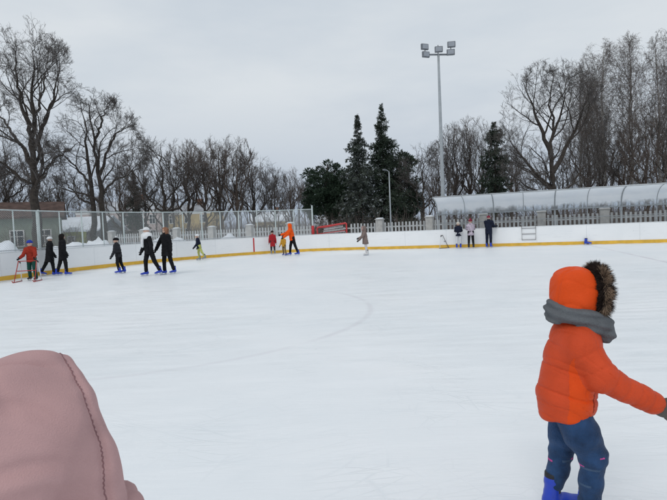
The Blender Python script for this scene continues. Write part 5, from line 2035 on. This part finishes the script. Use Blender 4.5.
def f_ph(P):
    z = P[:, 2] - hz_
    d = ell(P, A3(-0.02, 0, hz_ + 0.005), A3(0.150, 0.130, 0.160))
    d = sm(d, rcone(P, A3(-0.04, 0, hz_ - 0.02), A3(-0.06, 0, hz_ - 0.16), 0.120, 0.122), 0.05)
    d = sm(d, rcone(P, A3(0.05, 0, hz_ + 0.00), A3(0.10, 0, hz_ - 0.02), 0.130, 0.112), 0.04)
    d = sm(d, rcone(P, A3(0.09, 0, hz_ - 0.04), A3(0.07, 0, hz_ - 0.17), 0.110, 0.114), 0.03)
    xb = hood_xb(P)
    d = smax(d, xb - 0.030, 0.026)
    d = smax(d, -rcone(P, A3(0.09, 0, hz_ - 0.03), A3(0.3, 0, hz_ - 0.06), 0.074, 0.11), 0.02)
    d = d + 0.0062 * np.exp(-(xb / 0.0068) ** 2) * np.clip((0.135 - z) / 0.05, 0.25, 1) - 0.003 * np.exp(-((xb - 0.016) / 0.010) ** 2)
    d = d + 0.002 * np.sin(P[:, 2] * 120 + P[:, 1] * 60 + 20 * xb) * np.exp(-((xb - 0.004) / 0.018) ** 2)
    # soft folds running back from the rim
    for (px_, pz_, ang_, ln_, am_, wd_) in ((0.05, 0.06, 2.7, 0.10, .0055, .011), (0.06, -0.01, 2.95, 0.13, .0065, .012), (0.06, -0.09, 3.3, 0.14, .0075, .013), (-0.02, 0.10, 2.2, 0.07, .004, .010),
                                            (-0.03, -0.04, 3.6, 0.12, .006, .014), (0.03, -0.15, 3.5, 0.14, .007, .013), (-0.06, 0.03, 2.6, 0.08, .0045, .012), (0.0, -0.20, 3.2, 0.16, .007, .014)):
        ax_, az_ = math.cos(ang_), math.sin(ang_)
        uu = (P[:, 0] - px_) * ax_ + (z - pz_) * az_
        vv = -(P[:, 0] - px_) * az_ + (z - pz_) * ax_ + 0.012 * np.sin(uu * 28)
        d = d + am_ * np.exp(-(vv / wd_) ** 2) * np.exp(-((uu - ln_ / 2) / (ln_ * .6)) ** 2) - am_ * 0.7 * np.exp(-((vv - 2.2 * wd_) / wd_) ** 2) * np.exp(-((uu - ln_ / 2) / (ln_ * .6)) ** 2)
    # centre seam over the crown
    d = d + 0.005 * np.exp(-((P[:, 1] + 0.040 - 0.02 * np.sin(P[:, 0] * 12)) / 0.005) ** 2) * (z > 0.05) * np.clip((-xb - 0.012) / 0.03, 0, 1)
    return d + wr(P)


hm = sdf_mesh('hood', f_ph, (-.25, -.22, hz_ - .33), (.26, .22, hz_ + .22), 0.0034)


def phm(c):
    return (np.abs(hood_xb(c)) < 0.0018).astype(int)


hm.materials.append(pk)
ph_o = obj('hood', hm, None, pr, True)
# puckered stitching along the rim, traced on the hood's own surface
sa_ = np.linspace(-0.80 * math.pi, 0.80 * math.pi, 200)
rlo = np.full(len(sa_), 0.05); rhi = np.full(len(sa_), 0.24)


def rim_pt(r_):
    y_ = r_ * np.sin(sa_); z_ = r_ * np.cos(sa_)
    P_ = np.column_stack([0 * y_, y_, z_ + hz_])
    P_[:, 0] = -hood_xb(P_)
    return P_


for _ in range(26):
    rm_ = (rlo + rhi) / 2
    in_ = f_ph(rim_pt(rm_)) < 0
    rlo = np.where(in_, rm_, rlo); rhi = np.where(in_, rhi, rm_)
st_p = rim_pt(rlo)
st_p[:, 0] += 0.0012 * np.sin(np.arange(len(sa_)) * 1.9)
MB().tube(st_p, 0.0015, 6).build('stitching', pkd, ph_o, True)


def f_pj(P):
    d = None
    for s2 in (1, -1):
        e = chain(P, [A3(0, .06 * s2, hz_ - .27), A3(0, .05 * s2, hz_ - .5), A3(0, .05 * s2, 0.50)], [.10, .11, .125], .04)
        e = sm(e, chain(P, [A3(0, .09 * s2, hz_ - .26), A3(0, .145 * s2, hz_ - .30), A3(-.02, .20 * s2, hz_ - .48), A3(.06, .21 * s2, hz_ - .65)], [.07, .072, .062, .052], .03), .03)
        d = e if d is None else sm(d, e, .04)
    d = sm(d, rcone(P, A3(0.02, 0, hz_ - .16), A3(0.0, 0, hz_ - .24), 0.10, 0.12), 0.03)
    d = smax(d, 0.50 - P[:, 2], .015)
    # collar flap standing out under the chin
    d = sm(d, chain(P, [A3(0.10, -.09, hz_ - .150), A3(0.160, -.06, hz_ - .158), A3(0.178, 0, hz_ - .165), A3(0.15, .05, hz_ - .165)], [.024, .018, .018, .018], .02), .02)
    d = d + 0.006 * np.sin(P[:, 2] * 48)
    return d + wr(P)


obj('jacket', sdf_mesh('jacket', f_pj, (-.25, -.35, .45), (.3, .35, hz_ - .02), 0.009), pk, pr, True)


def f_pt(P):
    d = None
    for s2 in (1, -1):
        e = chain(P, [A3(0, .062 * s2, .58), A3(.02, .068 * s2, .34), A3(0, .066 * s2, .16)], [.085, .062, .055], .03)
        d = e if d is None else sm(d, e, .03)
    return d + wr(P)


obj('trousers', sdf_mesh('trousers', f_pt, (-.2, -.25, .05), (.2, .25, .72), 0.011), charc, pr, True)
for s2 in (1, -1):
    add_glove(pr, (.06, .21 * s2, hz_ - .65), (.08, 0, -.17), greyg, .85, s2)
    add_skate(pr, (0.02, .066 * s2, 0), R(5) * s2, .88, bluep)
